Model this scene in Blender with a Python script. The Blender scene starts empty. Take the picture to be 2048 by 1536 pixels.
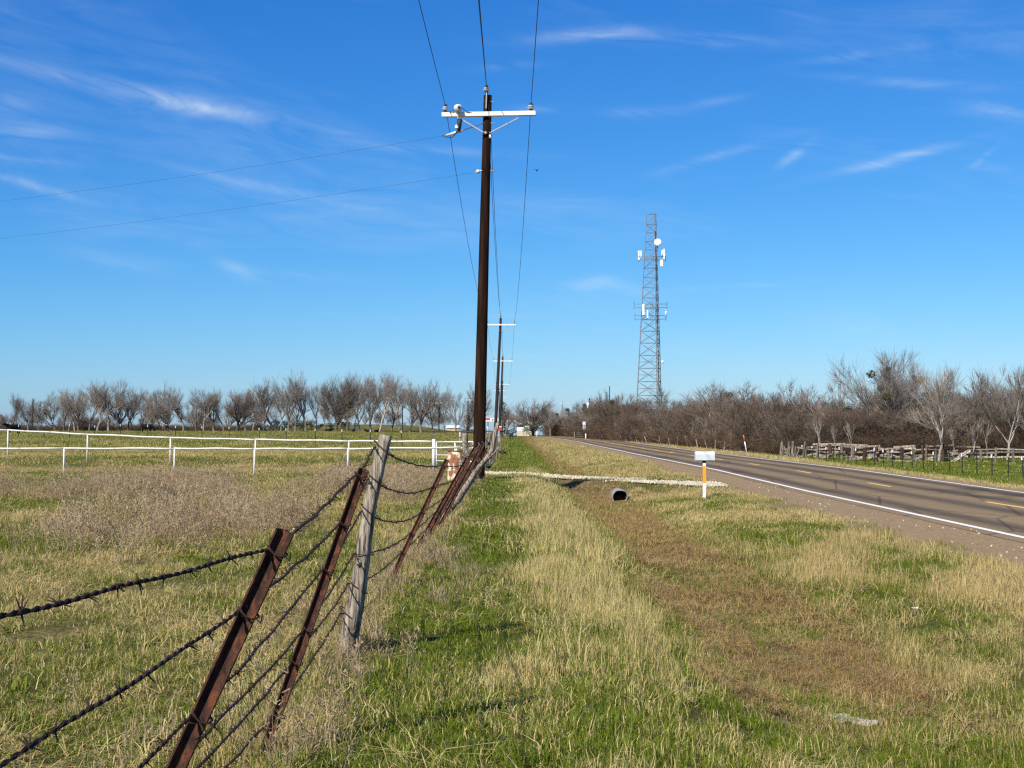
import bpy, bmesh, math, random
import numpy as np
from mathutils import Vector, Matrix

random.seed(7)
rng = np.random.default_rng(11)
scene = bpy.context.scene
COL = scene.collection

# ------------------------------------------------------------------ camera
FPX = 2731.0                      # focal length in photo pixels (2048 wide)
CAM = Vector((0.0, 0.0, 1.5))
PITCH = math.atan(94.0 / FPX)
cam_d = bpy.data.cameras.new('camera')
cam_d.sensor_width = 36.0
cam_d.lens = FPX / 2048.0 * 36.0
cam_d.clip_start = 0.05
cam_d.clip_end = 6000
cam = bpy.data.objects.new('camera', cam_d)
COL.objects.link(cam)
cam.location = CAM
cam.rotation_euler = (math.pi / 2 + PITCH, 0, 0)
scene.camera = cam

# ------------------------------------------------------------------ light
SHX, SHY = 0.62, 0.93             # shadow of a 1 m stick
SUN_EL = math.atan(1.0 / math.hypot(SHX, SHY))
sun_dir = Vector((-SHX, -SHY, 1.0)).normalized()      # towards the sun
sd = bpy.data.lights.new('sun', 'SUN')
sd.energy = 5.0
sd.angle = math.radians(0.53)
sd.color = (1.0, 0.915, 0.78)
sun = bpy.data.objects.new('sun', sd)
COL.objects.link(sun)
sun.rotation_euler = (-sun_dir).to_track_quat('-Z', 'Y').to_euler()
sun.location = (-20, -30, 40)

world = bpy.data.worlds.new('World')
scene.world = world
world.use_nodes = True
wt = world.node_tree
wt.nodes.clear()


def wn(t, **kw):
    n = wt.nodes.new(t)
    for k, v in kw.items():
        setattr(n, k, v)
    return n


def wmath(op, a, b=None, c=None, clamp=False):
    n = wt.nodes.new('ShaderNodeMath')
    n.operation = op
    n.use_clamp = clamp
    for i, v in enumerate((a, b, c)):
        if v is None:
            continue
        if isinstance(v, (int, float)):
            n.inputs[i].default_value = v
        else:
            wt.links.new(v, n.inputs[i])
    return n.outputs[0]


sky = wn('ShaderNodeTexSky', sky_type='NISHITA')
sky.sun_disc = False
sky.sun_elevation = SUN_EL
sky.sun_rotation = math.atan2(sun_dir.x, sun_dir.y)
sky.altitude = 0
sky.air_density = 1.0
sky.dust_density = 0.3
sky.ozone_density = 1.5
EXPOSURE = 0.5
SKY_K = 0.08
# grade of the whole dome: deep clear-air blue, the same in every direction
srgb = wn('ShaderNodeSeparateColor')
wt.links.new(sky.outputs[0], srgb.inputs[0])
crgb = wn('ShaderNodeCombineColor')
for i_, (a_, p_) in enumerate(((2.2, 1.75), (1.92, 1.15), (2.0, .75))):
    v_ = wmath('POWER', wmath('MULTIPLY', srgb.outputs[i_], .05), p_)
    wt.links.new(wmath('MULTIPLY', v_, a_ / 2 ** EXPOSURE / SKY_K), crgb.inputs[i_])
tc = wn('ShaderNodeTexCoord')
sep = wn('ShaderNodeSeparateXYZ')
wt.links.new(tc.outputs['Generated'], sep.inputs[0])
AZ = wmath('ARCTAN2', sep.outputs[0], sep.outputs[1])
EL = wmath('ARCSINE', sep.outputs[2])
comb = wn('ShaderNodeCombineXYZ')
wt.links.new(AZ, comb.inputs[0])
wt.links.new(EL, comb.inputs[1])


def wnoise(sx, sy, rot, scale, detail, distort, off=(0, 0, 0)):
    m = wn('ShaderNodeMapping')
    m.vector_type = 'TEXTURE'
    m.inputs['Rotation'].default_value = (0, 0, rot)
    m.inputs['Scale'].default_value = (sx, sy, 1)
    m.inputs['Location'].default_value = off
    wt.links.new(comb.outputs[0], m.inputs[0])
    n = wn('ShaderNodeTexNoise')
    n.inputs['Scale'].default_value = scale
    n.inputs['Detail'].default_value = detail
    n.inputs['Roughness'].default_value = 0.6
    n.inputs['Distortion'].default_value = distort
    wt.links.new(m.outputs[0], n.inputs['Vector'])
    return n.outputs['Fac']


fine = wnoise(5.0, 1.0, math.radians(-9), 42, 7, 1.6)
broad = wnoise(4.0, 1.0, math.radians(-6), 7, 5, 0.8, (0.3, 0.1, 0))
fine_s = wmath('SUBTRACT', fine, 0.34, clamp=True)
# thin general cirrus over the whole dome
gen = wmath('MULTIPLY', wmath('SUBTRACT', broad, 0.5, clamp=True), wmath('MULTIPLY', fine_s, 2.6))
total = gen
# single wisps: photo x, y, half length, half width, tilt (deg, + = rising to the right), strength
for (x, y, L, W, tilt, s) in [
        (300, 205, 330, 15, -9, .55), (395, 222, 110, 13, -6, .5), (60, 397, 90, 9, -13, .45), (45, 297, 70, 17, 8, .4),
        (10, 240, 40, 16, 0, .3), (1180, 66, 130, 13, 4, .42), (1380, 78, 200, 13, -5, .35), (1425, 318, 85, 8, 14, .55),
        (1592, 318, 34, 9, 35, .55), (1790, 336, 125, 9, 11, .65), (2005, 258, 60, 17, -12, .5), (1975, 340, 34, 6, 38, .3),
        (475, 548, 45, 13, -20, .42), (250, 535, 110, 15, -8, .25), (620, 552, 80, 12, -4, .2), (1180, 568, 50, 13, 5, .34),
        (1250, 575, 60, 10, -15, .28), (1010, 130, 60, 8, 4, .3), (1730, 126, 110, 8, 5, .36), (1290, 222, 70, 10, 0, .3),
        (1830, 190, 160, 10, -8, .25), (900, 300, 160, 9, -3, .24), (520, 375, 150, 9, -10, .26), (60, 346, 70, 6, -3, .3),
        (1080, 215, 50, 8, 0, .28), (1500, 575, 170, 5, 2, .18), (1430, 208, 60, 8, 8, .22)]:
    a0 = math.atan((x - 1024) / FPX)
    e0 = math.atan((862 - y) / FPX)
    t = math.radians(tilt)
    dx = wmath('SUBTRACT', AZ, a0)
    dy = wmath('SUBTRACT', EL, e0)
    p = wmath('ADD', wmath('MULTIPLY', dx, math.cos(t) * FPX / L), wmath('MULTIPLY', dy, math.sin(t) * FPX / L))
    q = wmath('ADD', wmath('MULTIPLY', dx, -math.sin(t) * FPX / W), wmath('MULTIPLY', dy, math.cos(t) * FPX / W))
    # bend the wisp a little with the noise
    q = wmath('ADD', q, wmath('MULTIPLY', wmath('SUBTRACT', broad, 0.5), 3.0))
    r2 = wmath('ADD', wmath('MULTIPLY', p, p), wmath('MULTIPLY', q, q))
    g = wmath('POWER', 2.718, wmath('MULTIPLY', r2, -1.0))
    g = wmath('MULTIPLY', g, wmath('MULTIPLY', fine_s, 1.75 * s))
    total = wmath('ADD', total, g)
total = wmath('MINIMUM', total, 0.55)
mixc = wn('ShaderNodeMix', data_type='RGBA')
wt.links.new(total, mixc.inputs[0])
wt.links.new(crgb.outputs[0], mixc.inputs[6])
mixc.inputs[7].default_value = (7.2, 8.1, 8.9, 1)
bg = wn('ShaderNodeBackground')
bg.inputs['Strength'].default_value = SKY_K
wt.links.new(mixc.outputs[2], bg.inputs['Color'])
wo = wn('ShaderNodeOutputWorld')
wt.links.new(bg.outputs[0], wo.inputs[0])

vs = scene.view_settings
vs.view_transform = 'Standard'
vs.look = 'None'
vs.exposure = EXPOSURE
vs.gamma = 1.0
vs.use_curve_mapping = False
scene.cycles.max_bounces = 6
scene.cycles.diffuse_bounces = 3
scene.cycles.glossy_bounces = 2
scene.cycles.transmission_bounces = 3
scene.cycles.use_denoising = False
scene.cycles.pixel_filter_type = 'BLACKMAN_HARRIS'
scene.cycles.filter_width = 1.3

# ------------------------------------------------------------------ helpers
fwd = Vector((0, math.cos(PITCH), math.sin(PITCH)))
upv = Vector((0, -math.sin(PITCH), math.cos(PITCH)))


def P(x, y, d):
    """point seen at photo pixel (x, y) that stands at distance d along the road"""
    r = fwd + Vector((1, 0, 0)) * ((x - 1024) / FPX) + upv * ((768 - y) / FPX)
    return CAM + r * (d / r.y)


def smooth(a, b, x):
    t = np.clip((x - a) / (b - a), 0, 1)
    return t * t * (3 - 2 * t)


def vnoise(x, y, seed=0):
    x = np.asarray(x, float); y = np.asarray(y, float)
    xi = np.floor(x).astype(np.int64); yi = np.floor(y).astype(np.int64)
    xf = x - xi; yf = y - yi

    def h(i, j):
        n = (i * 374761393 + j * 668265263 + seed * 1442695041) & 0x7fffffff
        n = ((n ^ (n >> 13)) * 1274126177) & 0x7fffffff
        n = (n ^ (n >> 16)) & 0x7fffffff
        return n / 0x7fffffff
    u = xf * xf * (3 - 2 * xf); v = yf * yf * (3 - 2 * yf)
    return (h(xi, yi) * (1 - u) + h(xi + 1, yi) * u) * (1 - v) + (h(xi, yi + 1) * (1 - u) + h(xi + 1, yi + 1) * u) * v


def fbm(x, y, seed=0, o=3):
    s = 0; a = 0.5; t = 0
    for k in range(o):
        s = s + a * vnoise(x * 2 ** k, y * 2 ** k, seed + k * 17); t += a; a *= 0.5
    return s / t


KD = [0, 25, 45, 65, 110, 160, 210, 255, 275, 320, 420, 700, 3000]
KZ = [-.6, -.55, -.5, -.37, -.32, -.2, .05, .42, .48, -.4, -3, -6, -8]


def z_road(d):
    return np.interp(d, KD, KZ)


def c_road(d):
    d = np.asarray(d, float)
    return np.interp(d, [-50, 150, 195, 220, 240, 260, 280, 300, 330, 420, 3000], [13.05, 13.05, 12.7, 11.7, 10.3, 8.2, 5.8, 3.2, -2.0, -20, -600])


def ground(x, d):
    """height of the ground"""
    x = np.asarray(x, float); d = np.asarray(d, float)
    past = np.interp(d, [0, 40, 47, 53, 62, 118, 200, 265, 300, 340, 450, 800, 3000], [0, 0, .1, .38, .48, .8, 1.15, 1.45, 1.3, .6, -2.5, -5, -8])
    past = past - .5 * smooth(-35, -5, x) * smooth(50, 100, d) * (1 - smooth(300, 400, d))
    verge = np.interp(d, [0, 47, 58, 85, 120, 200, 265, 285, 330, 420, 700, 3000], [0, 0, -.15, -.35, -.2, .1, .48, .5, -.2, -3.2, -6, -8])
    left = past + (verge - past) * smooth(-3.4, -1.5, x)
    zr = z_road(d); c = c_road(d)
    sh = c - 13.05
    zd = np.interp(d, [0, 200, 255, 300, 3000], [-.82, -.75, .2, .1, -8])
    zd = np.minimum(zd, zr - .08)
    w = smooth(.2 + sh * .6, 2.7 + sh * .7, x)
    z = left * (1 - w) + zd * w
    w2 = smooth(3.1 + sh * .8, 6.4 + sh, x)
    z = z * (1 - w2) + (zr - .05) * w2
    rf = np.interp(d, [0, 75, 110, 160, 265, 320, 450, 800, 3000], [-1.15, -1.12, -.88, -.62, .3, -.4, -3, -6, -8])
    w3 = smooth(c + 4.4, c + 9.5, x)
    z = z * (1 - w3) + rf * w3
    # causeway of the driveway
    dc = drive_c(x)
    g = 1 - smooth(1.6, 3.3, np.abs(d - dc))
    zc = drive_z(x, zr)
    on = smooth(-1.0, .6, x) * (1 - smooth(6.6, 7.2, x))
    z = z + (np.maximum(zc - .05, z) - z) * g * on
    z = z + .34 * np.exp(-((x - 3.52) / 1.0) ** 4 - ((d - 46.0) / .75) ** 2)
    # grassy earth bank far behind the pasture
    z = z + 1.75 * np.exp(-((x + 33) / 20.0) ** 4 - ((d - 303) / 11.0) ** 2) * (.85 + .3 * fbm(x / 8, d / 8, 5))
    # uneven ground, none under the road
    offroad = 1 - smooth(c - 7.2, c - 6.2, x) * (1 - smooth(c + 4.2, c + 5.2, x))
    z = z + ((fbm(x / 2.2, d / 2.2, 1) - .5) * .11 + (fbm(x / .5, d / .5, 2) - .5) * .045) * offroad * (1 - g * on * (x > -.5))
    return z


def drive_c(x):
    return np.interp(x, [-60, -16, -2, 3, 7, 12], [48.6, 48.2, 47.6, 48.6, 50.2, 52])


def drive_z(x, zr):
    return np.interp(x, [-1, 0, 7], [0.02, 0.0, 0]) * 1.0 + np.clip((x - 0) / 7.0, 0, 1) * (zr + .02)


def gz(x, d):
    return float(ground(np.array([x]), np.array([d]))[0])


class MB:
    """collects geometry in world space and links it as one mesh object"""
    def __init__(self):
        self.v = []; self.f = []; self.n = 0

    def add(self, vs_, fs):
        b = len(self.v)
        self.v.extend([tuple(p) for p in vs_])
        self.f.extend([tuple(i + b for i in f) for f in fs])

    def box(self, c, s, rot=None, taper=1.0):
        c = Vector(c); hx, hy, hz = s[0] / 2, s[1] / 2, s[2] / 2
        vs_ = []
        for z, k in ((-hz, 1), (hz, taper)):
            for x, y in ((-hx, -hy), (hx, -hy), (hx, hy), (-hx, hy)):
                p = Vector((x * k, y * k, z))
                if rot is not None:
                    p = rot @ p
                vs_.append(c + p)
        self.add(vs_, [(3, 2, 1, 0), (4, 5, 6, 7), (0, 1, 5, 4), (1, 2, 6, 5), (2, 3, 7, 6), (3, 0, 4, 7)])

    def bar(self, a, b, w, h, roll=0.0):
        a = Vector(a); b = Vector(b); d = b - a
        q = d.to_track_quat('Z', 'Y').to_matrix() @ Matrix.Rotation(roll, 3, 'Z')
        self.box((a + b) / 2, (w, h, d.length), q)

    def tube(self, pts, rad, sides=8, cap=True, jitter=0.0):
        pts = [Vector(p) for p in pts]
        if not isinstance(rad, (list, tuple)):
            rad = [rad] * len(pts)
        n = len(pts); vs_ = []; fs = []
        ref = None
        for i, p in enumerate(pts):
            t = (pts[min(i + 1, n - 1)] - pts[max(i - 1, 0)])
            if t.length < 1e-9:
                t = Vector((0, 0, 1))
            t.normalize()
            if ref is None:
                ref = t.orthogonal().normalized()
            else:
                ref = ref - t * ref.dot(t)
                if ref.length < 1e-6:
                    ref = t.orthogonal()
                ref.normalize()
            b = t.cross(ref)
            for k in range(sides):
                a = 2 * math.pi * k / sides
                r = rad[i] * (1 + (random.uniform(-jitter, jitter) if jitter else 0))
                vs_.append(p + (ref * math.cos(a) + b * math.sin(a)) * r)
        for i in range(n - 1):
            for k in range(sides):
                k2 = (k + 1) % sides
                fs.append((i * sides + k, i * sides + k2, (i + 1) * sides + k2, (i + 1) * sides + k))
        if cap:
            fs.append(tuple(range(sides - 1, -1, -1)))
            fs.append(tuple((n - 1) * sides + k for k in range(sides)))
        self.add(vs_, fs)

    def lathe(self, prof, c, sides=16, rot=None):
        c = Vector(c); vs_ = []; fs = []
        for r, z in prof:
            for k in range(sides):
                a = 2 * math.pi * k / sides
                p = Vector((r * math.cos(a), r * math.sin(a), z))
                if rot is not None:
                    p = rot @ p
                vs_.append(c + p)
        for i in range(len(prof) - 1):
            for k in range(sides):
                k2 = (k + 1) % sides
                fs.append((i * sides + k, i * sides + k2, (i + 1) * sides + k2, (i + 1) * sides + k))
        fs.append(tuple(range(sides - 1, -1, -1)))
        fs.append(tuple((len(prof) - 1) * sides + k for k in range(sides)))
        self.add(vs_, fs)

    def mesh(self, name, material, off=(0, 0, 0), smooth_=False):
        me = bpy.data.meshes.new(name)
        o = Vector(off)
        me.from_pydata([(p[0] - o.x, p[1] - o.y, p[2] - o.z) for p in self.v], [], self.f)
        if material is not None:
            me.materials.append(material)
        if smooth_:
            me.polygons.foreach_set('use_smooth', [True] * len(me.polygons))
        me.update()
        return me

    def build(self, name, material, parent=None, smooth_=False, at=None):
        if parent is not None:
            off = base_of(parent)
        else:
            off = at if at is not None else (0, 0, 0)
        me = self.mesh(name, material, off, smooth_)
        o = bpy.data.objects.new(name, me)
        COL.objects.link(o)
        if parent is not None:
            o.parent = parent
        else:
            o.location = off
        return o


def base_of(o):
    p = Vector((0, 0, 0))
    while o is not None:
        p += o.location
        o = o.parent
    return p


def tag(o, label=None, cat=None, group=None, kind=None):
    if label: o['label'] = label
    if cat: o['category'] = cat
    if group: o['group'] = group
    if kind: o['kind'] = kind
    return o


def thing(name, loc, label, cat, group=None):
    o = bpy.data.objects.new(name, None)
    o.empty_display_size = .2
    COL.objects.link(o)
    o.location = loc
    return tag(o, label, cat, group)


def copy_tree(o, parent=None):
    c = o.copy()
    COL.objects.link(c)
    c.parent = parent
    for ch in o.children:
        copy_tree(ch, c)
    return c


# ------------------------------------------------------------------ materials
def nodes_of(name):
    m = bpy.data.materials.new(name)
    m.use_nodes = True
    nt = m.node_tree
    b = nt.nodes['Principled BSDF']
    return m, nt, b


def ramp(nt, fac, stops):
    r = nt.nodes.new('ShaderNodeValToRGB')
    el = r.color_ramp.elements
    while len(el) < len(stops):
        el.new(0.5)
    for e, (p, c) in zip(el, stops):
        e.position = p
        e.color = (*c, 1)
    nt.links.new(fac, r.inputs[0])
    return r.outputs[0]


def tnoise(nt, scale, detail=4, rough=.55, stretch=(1, 1, 1), coord='Object', distort=0):
    t = nt.nodes.new('ShaderNodeTexCoord')
    m = nt.nodes.new('ShaderNodeMapping')
    m.inputs['Scale'].default_value = stretch
    nt.links.new(t.outputs[coord], m.inputs[0])
    n = nt.nodes.new('ShaderNodeTexNoise')
    n.inputs['Scale'].default_value = scale
    n.inputs['Detail'].default_value = detail
    n.inputs['Roughness'].default_value = rough
    n.inputs['Distortion'].default_value = distort
    nt.links.new(m.outputs[0], n.inputs['Vector'])
    return n.outputs['Fac']


def mat(name, stops, scale=8, rough=.8, metal=0, stretch=(1, 1, 1), bump=0.0, bscale=None, detail=5, spec=.3, distort=0, rand=0.0):
    m, nt, b = nodes_of(name)
    f = tnoise(nt, scale, detail, .6, stretch, distort=distort)
    col = ramp(nt, f, stops) if len(stops) > 1 else None
    if col is None:
        b.inputs['Base Color'].default_value = (*stops[0][1], 1)
    else:
        if rand:
            oi = nt.nodes.new('ShaderNodeObjectInfo')
            mr = nt.nodes.new('ShaderNodeMapRange')
            mr.inputs[3].default_value = 1 - rand
            mr.inputs[4].default_value = 1 + rand
            nt.links.new(oi.outputs['Random'], mr.inputs[0])
            h = nt.nodes.new('ShaderNodeHueSaturation')
            nt.links.new(mr.outputs[0], h.inputs['Value'])
            nt.links.new(col, h.inputs['Color'])
            col = h.outputs[0]
        nt.links.new(col, b.inputs['Base Color'])
    b.inputs['Roughness'].default_value = rough
    b.inputs['Metallic'].default_value = metal
    b.inputs['Specular IOR Level'].default_value = spec
    if bump:
        f2 = tnoise(nt, bscale or scale * 2, 6, .65, stretch)
        bp = nt.nodes.new('ShaderNodeBump')
        bp.inputs['Strength'].default_value = bump
        bp.inputs['Distance'].default_value = .02
        nt.links.new(f2, bp.inputs['Height'])
        nt.links.new(bp.outputs[0], b.inputs['Normal'])
    return m


M = {}
M['rust'] = mat('rust', [(.30, (.016, .009, .007)), (.44, (.045, .02, .014)), (.54, (.085, .032, .018)), (.64, (.165, .054, .022)), (.78, (.07, .036, .024))], 48, .9, 0, (1, 1, .4), .8, 140, 9)
M['wire'] = mat('rusty_wire', [(.3, (.010, .006, .005)), (.62, (.03, .015, .011)), (.8, (.08, .032, .02))], 60, .8)
M['old_wood'] = mat('old_wood', [(.25, (.035, .028, .022)), (.42, (.12, .098, .077)), (.6, (.225, .19, .155)), (.8, (.33, .29, .24))], 14, .9, 0, (1, 1, .12), .9, 26, rand=.35)
M['post_wood'] = mat('post_wood', [(.36, (.025, .02, .016)), (.44, (.15, .122, .094)), (.54, (.30, .255, .20)), (.70, (.45, .40, .325))], 55, .9, 0, (1, 1, .05), 1.0, 60)
M['rail_wood'] = mat('rail_wood', [(.28, (.05, .04, .032)), (.45, (.20, .165, .13)), (.6, (.36, .31, .255)), (.8, (.50, .45, .38))], 9, .9, 0, (1, 1, .2), .8, 26, rand=.4)
M['tie_wood'] = mat('tie_wood', [(.25, (.03, .018, .014)), (.6, (.085, .042, .03)), (.8, (.14, .08, .06))], 12, .9, 0, (1, 1, .2), .5, rand=.25)
M['pole_wood'] = mat('pole_wood', [(.25, (.006, .004, .003)), (.5, (.018, .0095, .006)), (.68, (.042, .02, .012)), (.85, (.028, .017, .012))], 9, .9, 0, (1, 1, .06), .7, 20, spec=.05)
M['pole_dark'] = mat('pole_dark', [(.3, (.012, .010, .010)), (.75, (.04, .03, .026))], 8, .85, 0, (1, 1, .08))
M['arm_white'] = mat('arm_white', [(.3, (.62, .61, .57)), (.7, (.76, .75, .70))], 6, .7, 0, (.3, 1, 1), .2, 30)
M['galv'] = mat('galvanised', [(.3, (.30, .31, .32)), (.7, (.48, .49, .50))], 12, .5, .6)
M['tower'] = mat('tower_steel', [(.3, (.16, .165, .17)), (.7, (.27, .275, .28))], 3, .55, .4)
M['porcelain'] = mat('porcelain', [(.4, (.55, .56, .57)), (.6, (.65, .66, .67))], 5, .25, spec=.5)
M['dark_cap'] = mat('dark_cap', [(.4, (.02, .02, .022)), (.6, (.035, .035, .035))], 9, .6)
M['conductor'] = mat('conductor', [(.4, (.03, .032, .035)), (.6, (.06, .06, .065))], 9, .6, .3)
M['white_pipe'] = mat('white_pipe', [(.27, (.30, .19, .12)), (.36, (.50, .46, .41)), (.45, (.58, .57, .54)), (.75, (.64, .63, .61))], 5.5, .55, 0, (1, 1, 1), .1, detail=8)
M['white_paint'] = mat('white_paint', [(.3, (.70, .70, .68)), (.7, (.80, .80, .78))], 6, .5, bump=.05)
M['box_white'] = mat('box_white', [(.25, (.49, .53, .55)), (.5, (.53, .57, .59)), (.8, (.57, .61, .63))], 4, .45, detail=7)
M['orange'] = mat('orange', [(.3, (.72, .27, .02)), (.7, (.80, .34, .03))], 6, .6)
M['rust_orange'] = mat('rust_orange', [(.3, (.40, .10, .03)), (.7, (.50, .15, .05))], 6, .6)
M['red'] = mat('red', [(.3, (.45, .05, .035)), (.7, (.55, .07, .05))], 6, .5)
M['green_sign'] = mat('green_sign', [(.3, (.03, .30, .16)), (.7, (.04, .36, .19))], 4, .4)
M['sign_grey'] = mat('sign_grey', [(.3, (.55, .57, .58)), (.7, (.62, .64, .65))], 4, .4)
M['sign_violet'] = mat('sign_violet', [(.3, (.42, .38, .62)), (.7, (.50, .46, .68))], 4, .4)
M['tan_wall'] = mat('tan_wall', [(.3, (.50, .43, .30)), (.7, (.58, .50, .36))], 2, .9)
M['roof'] = mat('roof', [(.3, (.22, .2, .18)), (.7, (.3, .27, .24))], 3, .9)
M['barrel'] = mat('barrel', [(.38, (.70, .66, .55)), (.46, (.62, .54, .42)), (.50, (.34, .15, .07)), (.62, (.20, .075, .035)), (.8, (.10, .04, .025))], 5.5, .75, 0, (1, 1, .55), .3, 40, detail=9)
M['barrel_rim'] = mat('barrel_rim', [(.35, (.10, .035, .02)), (.7, (.22, .075, .035))], 14, .9)
M['tpost_green'] = mat('tpost_green', [(.3, (.012, .02, .014)), (.7, (.03, .04, .028))], 9, .7)
M['tpost_tip'] = mat('tpost_tip', [(.3, (.74, .74, .72)), (.7, (.82, .82, .80))], 9, .5)
M['brown_pipe'] = mat('brown_pipe', [(.3, (.04, .025, .02)), (.7, (.10, .06, .045))], 9, .8)
M['cow'] = mat('cow_black', [(.3, (.006, .006, .007)), (.7, (.012, .011, .010))], 5, .8, spec=.05)
M['cow_brown'] = mat('cow_brown', [(.44, (.09, .04, .02)), (.5, (.14, .07, .04)), (.56, (.5, .45, .38))], 1.6, .8)
M['concrete'] = mat('concrete', [(.3, (.20, .20, .20)), (.7, (.34, .34, .33))], 7, .7, .1, bump=.3)
M['litter'] = mat('litter', [(.3, (.25, .225, .165)), (.7, (.38, .35, .27))], 9, .9, bump=.3)
M['plastic'] = mat('plastic', [(.3, (.75, .76, .77)), (.7, (.84, .84, .84))], 9, .4)
M['rock'] = mat('rock', [(.3, (.16, .12, .08)), (.7, (.32, .26, .19))], 6, .9, bump=.5)
M['limestone'] = mat('limestone', [(.3, (.42, .36, .25)), (.7, (.60, .54, .41))], 6, .95, bump=.4, rand=.2)
M['bird'] = mat('bird', [(.3, (.01, .01, .01)), (.7, (.02, .02, .02))], 6, .8)
M['bark'] = mat('bark', [(.25, (.085, .07, .058)), (.55, (.18, .155, .13)), (.8, (.27, .24, .205))], 5, .95, 0, (1, 1, .25), .5, rand=.2)
M['bark_dark'] = mat('bark_dark', [(.25, (.05, .042, .036)), (.55, (.10, .085, .07)), (.8, (.17, .145, .12))], 5, .95, 0, (1, 1, .25), .5, rand=.2)
M['bark_pale'] = mat('bark_pale', [(.25, (.22, .19, .155)), (.55, (.36, .32, .27)), (.8, (.46, .42, .36))], 5, .95, 0, (1, 1, .25), .5, rand=.15)
M['twig'] = mat('twig', [(.3, (.155, .132, .11)), (.7, (.26, .225, .19))], 1.5, .95, rand=.22)
M['twig_dark'] = mat('twig_dark', [(.3, (.12, .098, .08)), (.7, (.21, .175, .145))], 1.5, .95, rand=.2)
M['twig_thk'] = mat('twig_thk', [(.3, (.13, .10, .075)), (.7, (.24, .19, .15))], 1.2, .95, rand=.35)
M['twig_thkd'] = mat('twig_thkd', [(.3, (.08, .058, .042)), (.7, (.16, .12, .09))], 1.2, .95, rand=.35)
M['brush'] = mat('brush', [(.3, (.07, .044, .028)), (.7, (.155, .105, .068))], .9, .95, rand=.25)
M['asphalt_far'] = mat('asphalt_far', [(.3, (.17, .15, .13)), (.7, (.22, .195, .17))], 3, .9)


def leaf_mat(name, c1, c2):
    m, nt, b = nodes_of(name)
    f = tnoise(nt, 1.2, 3)
    col = ramp(nt, f, [(.3, c1), (.7, c2)])
    nt.links.new(col, b.inputs['Base Color'])
    b.inputs['Roughness'].default_value = .6
    tr = nt.nodes.new('ShaderNodeBsdfTranslucent')
    nt.links.new(col, tr.inputs[0])
    mx = nt.nodes.new('ShaderNodeMixShader')
    mx.inputs[0].default_value = .25
    nt.links.new(b.outputs[0], mx.inputs[1])
    nt.links.new(tr.outputs[0], mx.inputs[2])
    nt.links.new(mx.outputs[0], nt.nodes['Material Output'].inputs[0])
    return m


M['leaf_dark'] = leaf_mat('leaf_dark', (.022, .036, .012), (.05, .072, .022))
M['leaf_mistletoe'] = leaf_mat('leaf_mistletoe', (.04, .062, .012), (.085, .105, .026))
M['leaf_bramble'] = leaf_mat('leaf_bramble', (.028, .04, .015), (.065, .085, .028))


def grass_mat(name, g1, g2, s1, s2, brown):
    """instanced grass: INSTANCER attributes dry / brn, blade attribute bl"""
    m, nt, b = nodes_of(name)

    def attr(n, t):
        a = nt.nodes.new('ShaderNodeAttribute')
        a.attribute_name = n
        a.attribute_type = t
        return a.outputs['Fac']
    dry, brn, var, bl = attr('dry', 'INSTANCER'), attr('brn', 'INSTANCER'), attr('var', 'INSTANCER'), attr('bl', 'GEOMETRY')

    def mixc(f, a, b_):
        x = nt.nodes.new('ShaderNodeMix'); x.data_type = 'RGBA'
        nt.links.new(f, x.inputs[0])
        for k, v in ((6, a), (7, b_)):
            if isinstance(v, tuple):
                x.inputs[k].default_value = (*v, 1)
            else:
                nt.links.new(v, x.inputs[k])
        return x.outputs[2]
    # a second random number per blade
    mul = nt.nodes.new('ShaderNodeMath'); mul.operation = 'MULTIPLY'; mul.inputs[1].default_value = 17.31
    nt.links.new(bl, mul.inputs[0])
    fr = nt.nodes.new('ShaderNodeMath'); fr.operation = 'FRACT'
    nt.links.new(mul.outputs[0], fr.inputs[0])
    green = mixc(var, mixc(fr.outputs[0], g1, g2), tuple(.5 * (g1[i] + g2[i]) * (1.25, 1.12, .9)[i] for i in range(3)))
    straw = mixc(brn, mixc(fr.outputs[0], s1, s2), mixc(fr.outputs[0], brown, tuple(c * 1.7 for c in brown)))
    st = nt.nodes.new('ShaderNodeMath'); st.operation = 'LESS_THAN'
    nt.links.new(bl, st.inputs[0]); nt.links.new(dry, st.inputs[1])
    col = mixc(st.outputs[0], green, straw)
    nt.links.new(col, b.inputs['Base Color'])
    b.inputs['Roughness'].default_value = .6
    b.inputs['Specular IOR Level'].default_value = .12
    tr = nt.nodes.new('ShaderNodeBsdfTranslucent')
    nt.links.new(col, tr.inputs[0])
    mx = nt.nodes.new('ShaderNodeMixShader')
    mx.inputs[0].default_value = .28
    nt.links.new(b.outputs[0], mx.inputs[1])
    nt.links.new(tr.outputs[0], mx.inputs[2])
    nt.links.new(mx.outputs[0], nt.nodes['Material Output'].inputs[0])
    return m


G1, G2 = (.066, .122, .008), (.165, .205, .022)
S1, S2, BR = (.48, .385, .15), (.64, .53, .255), (.265, .178, .075)
M['grass'] = grass_mat('grass', G1, G2, S1, S2, BR)
M['weed'] = grass_mat('weed', (.16, .16, .05), (.24, .21, .08), (.38, .285, .17), (.52, .41, .26), (.27, .185, .11))

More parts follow.
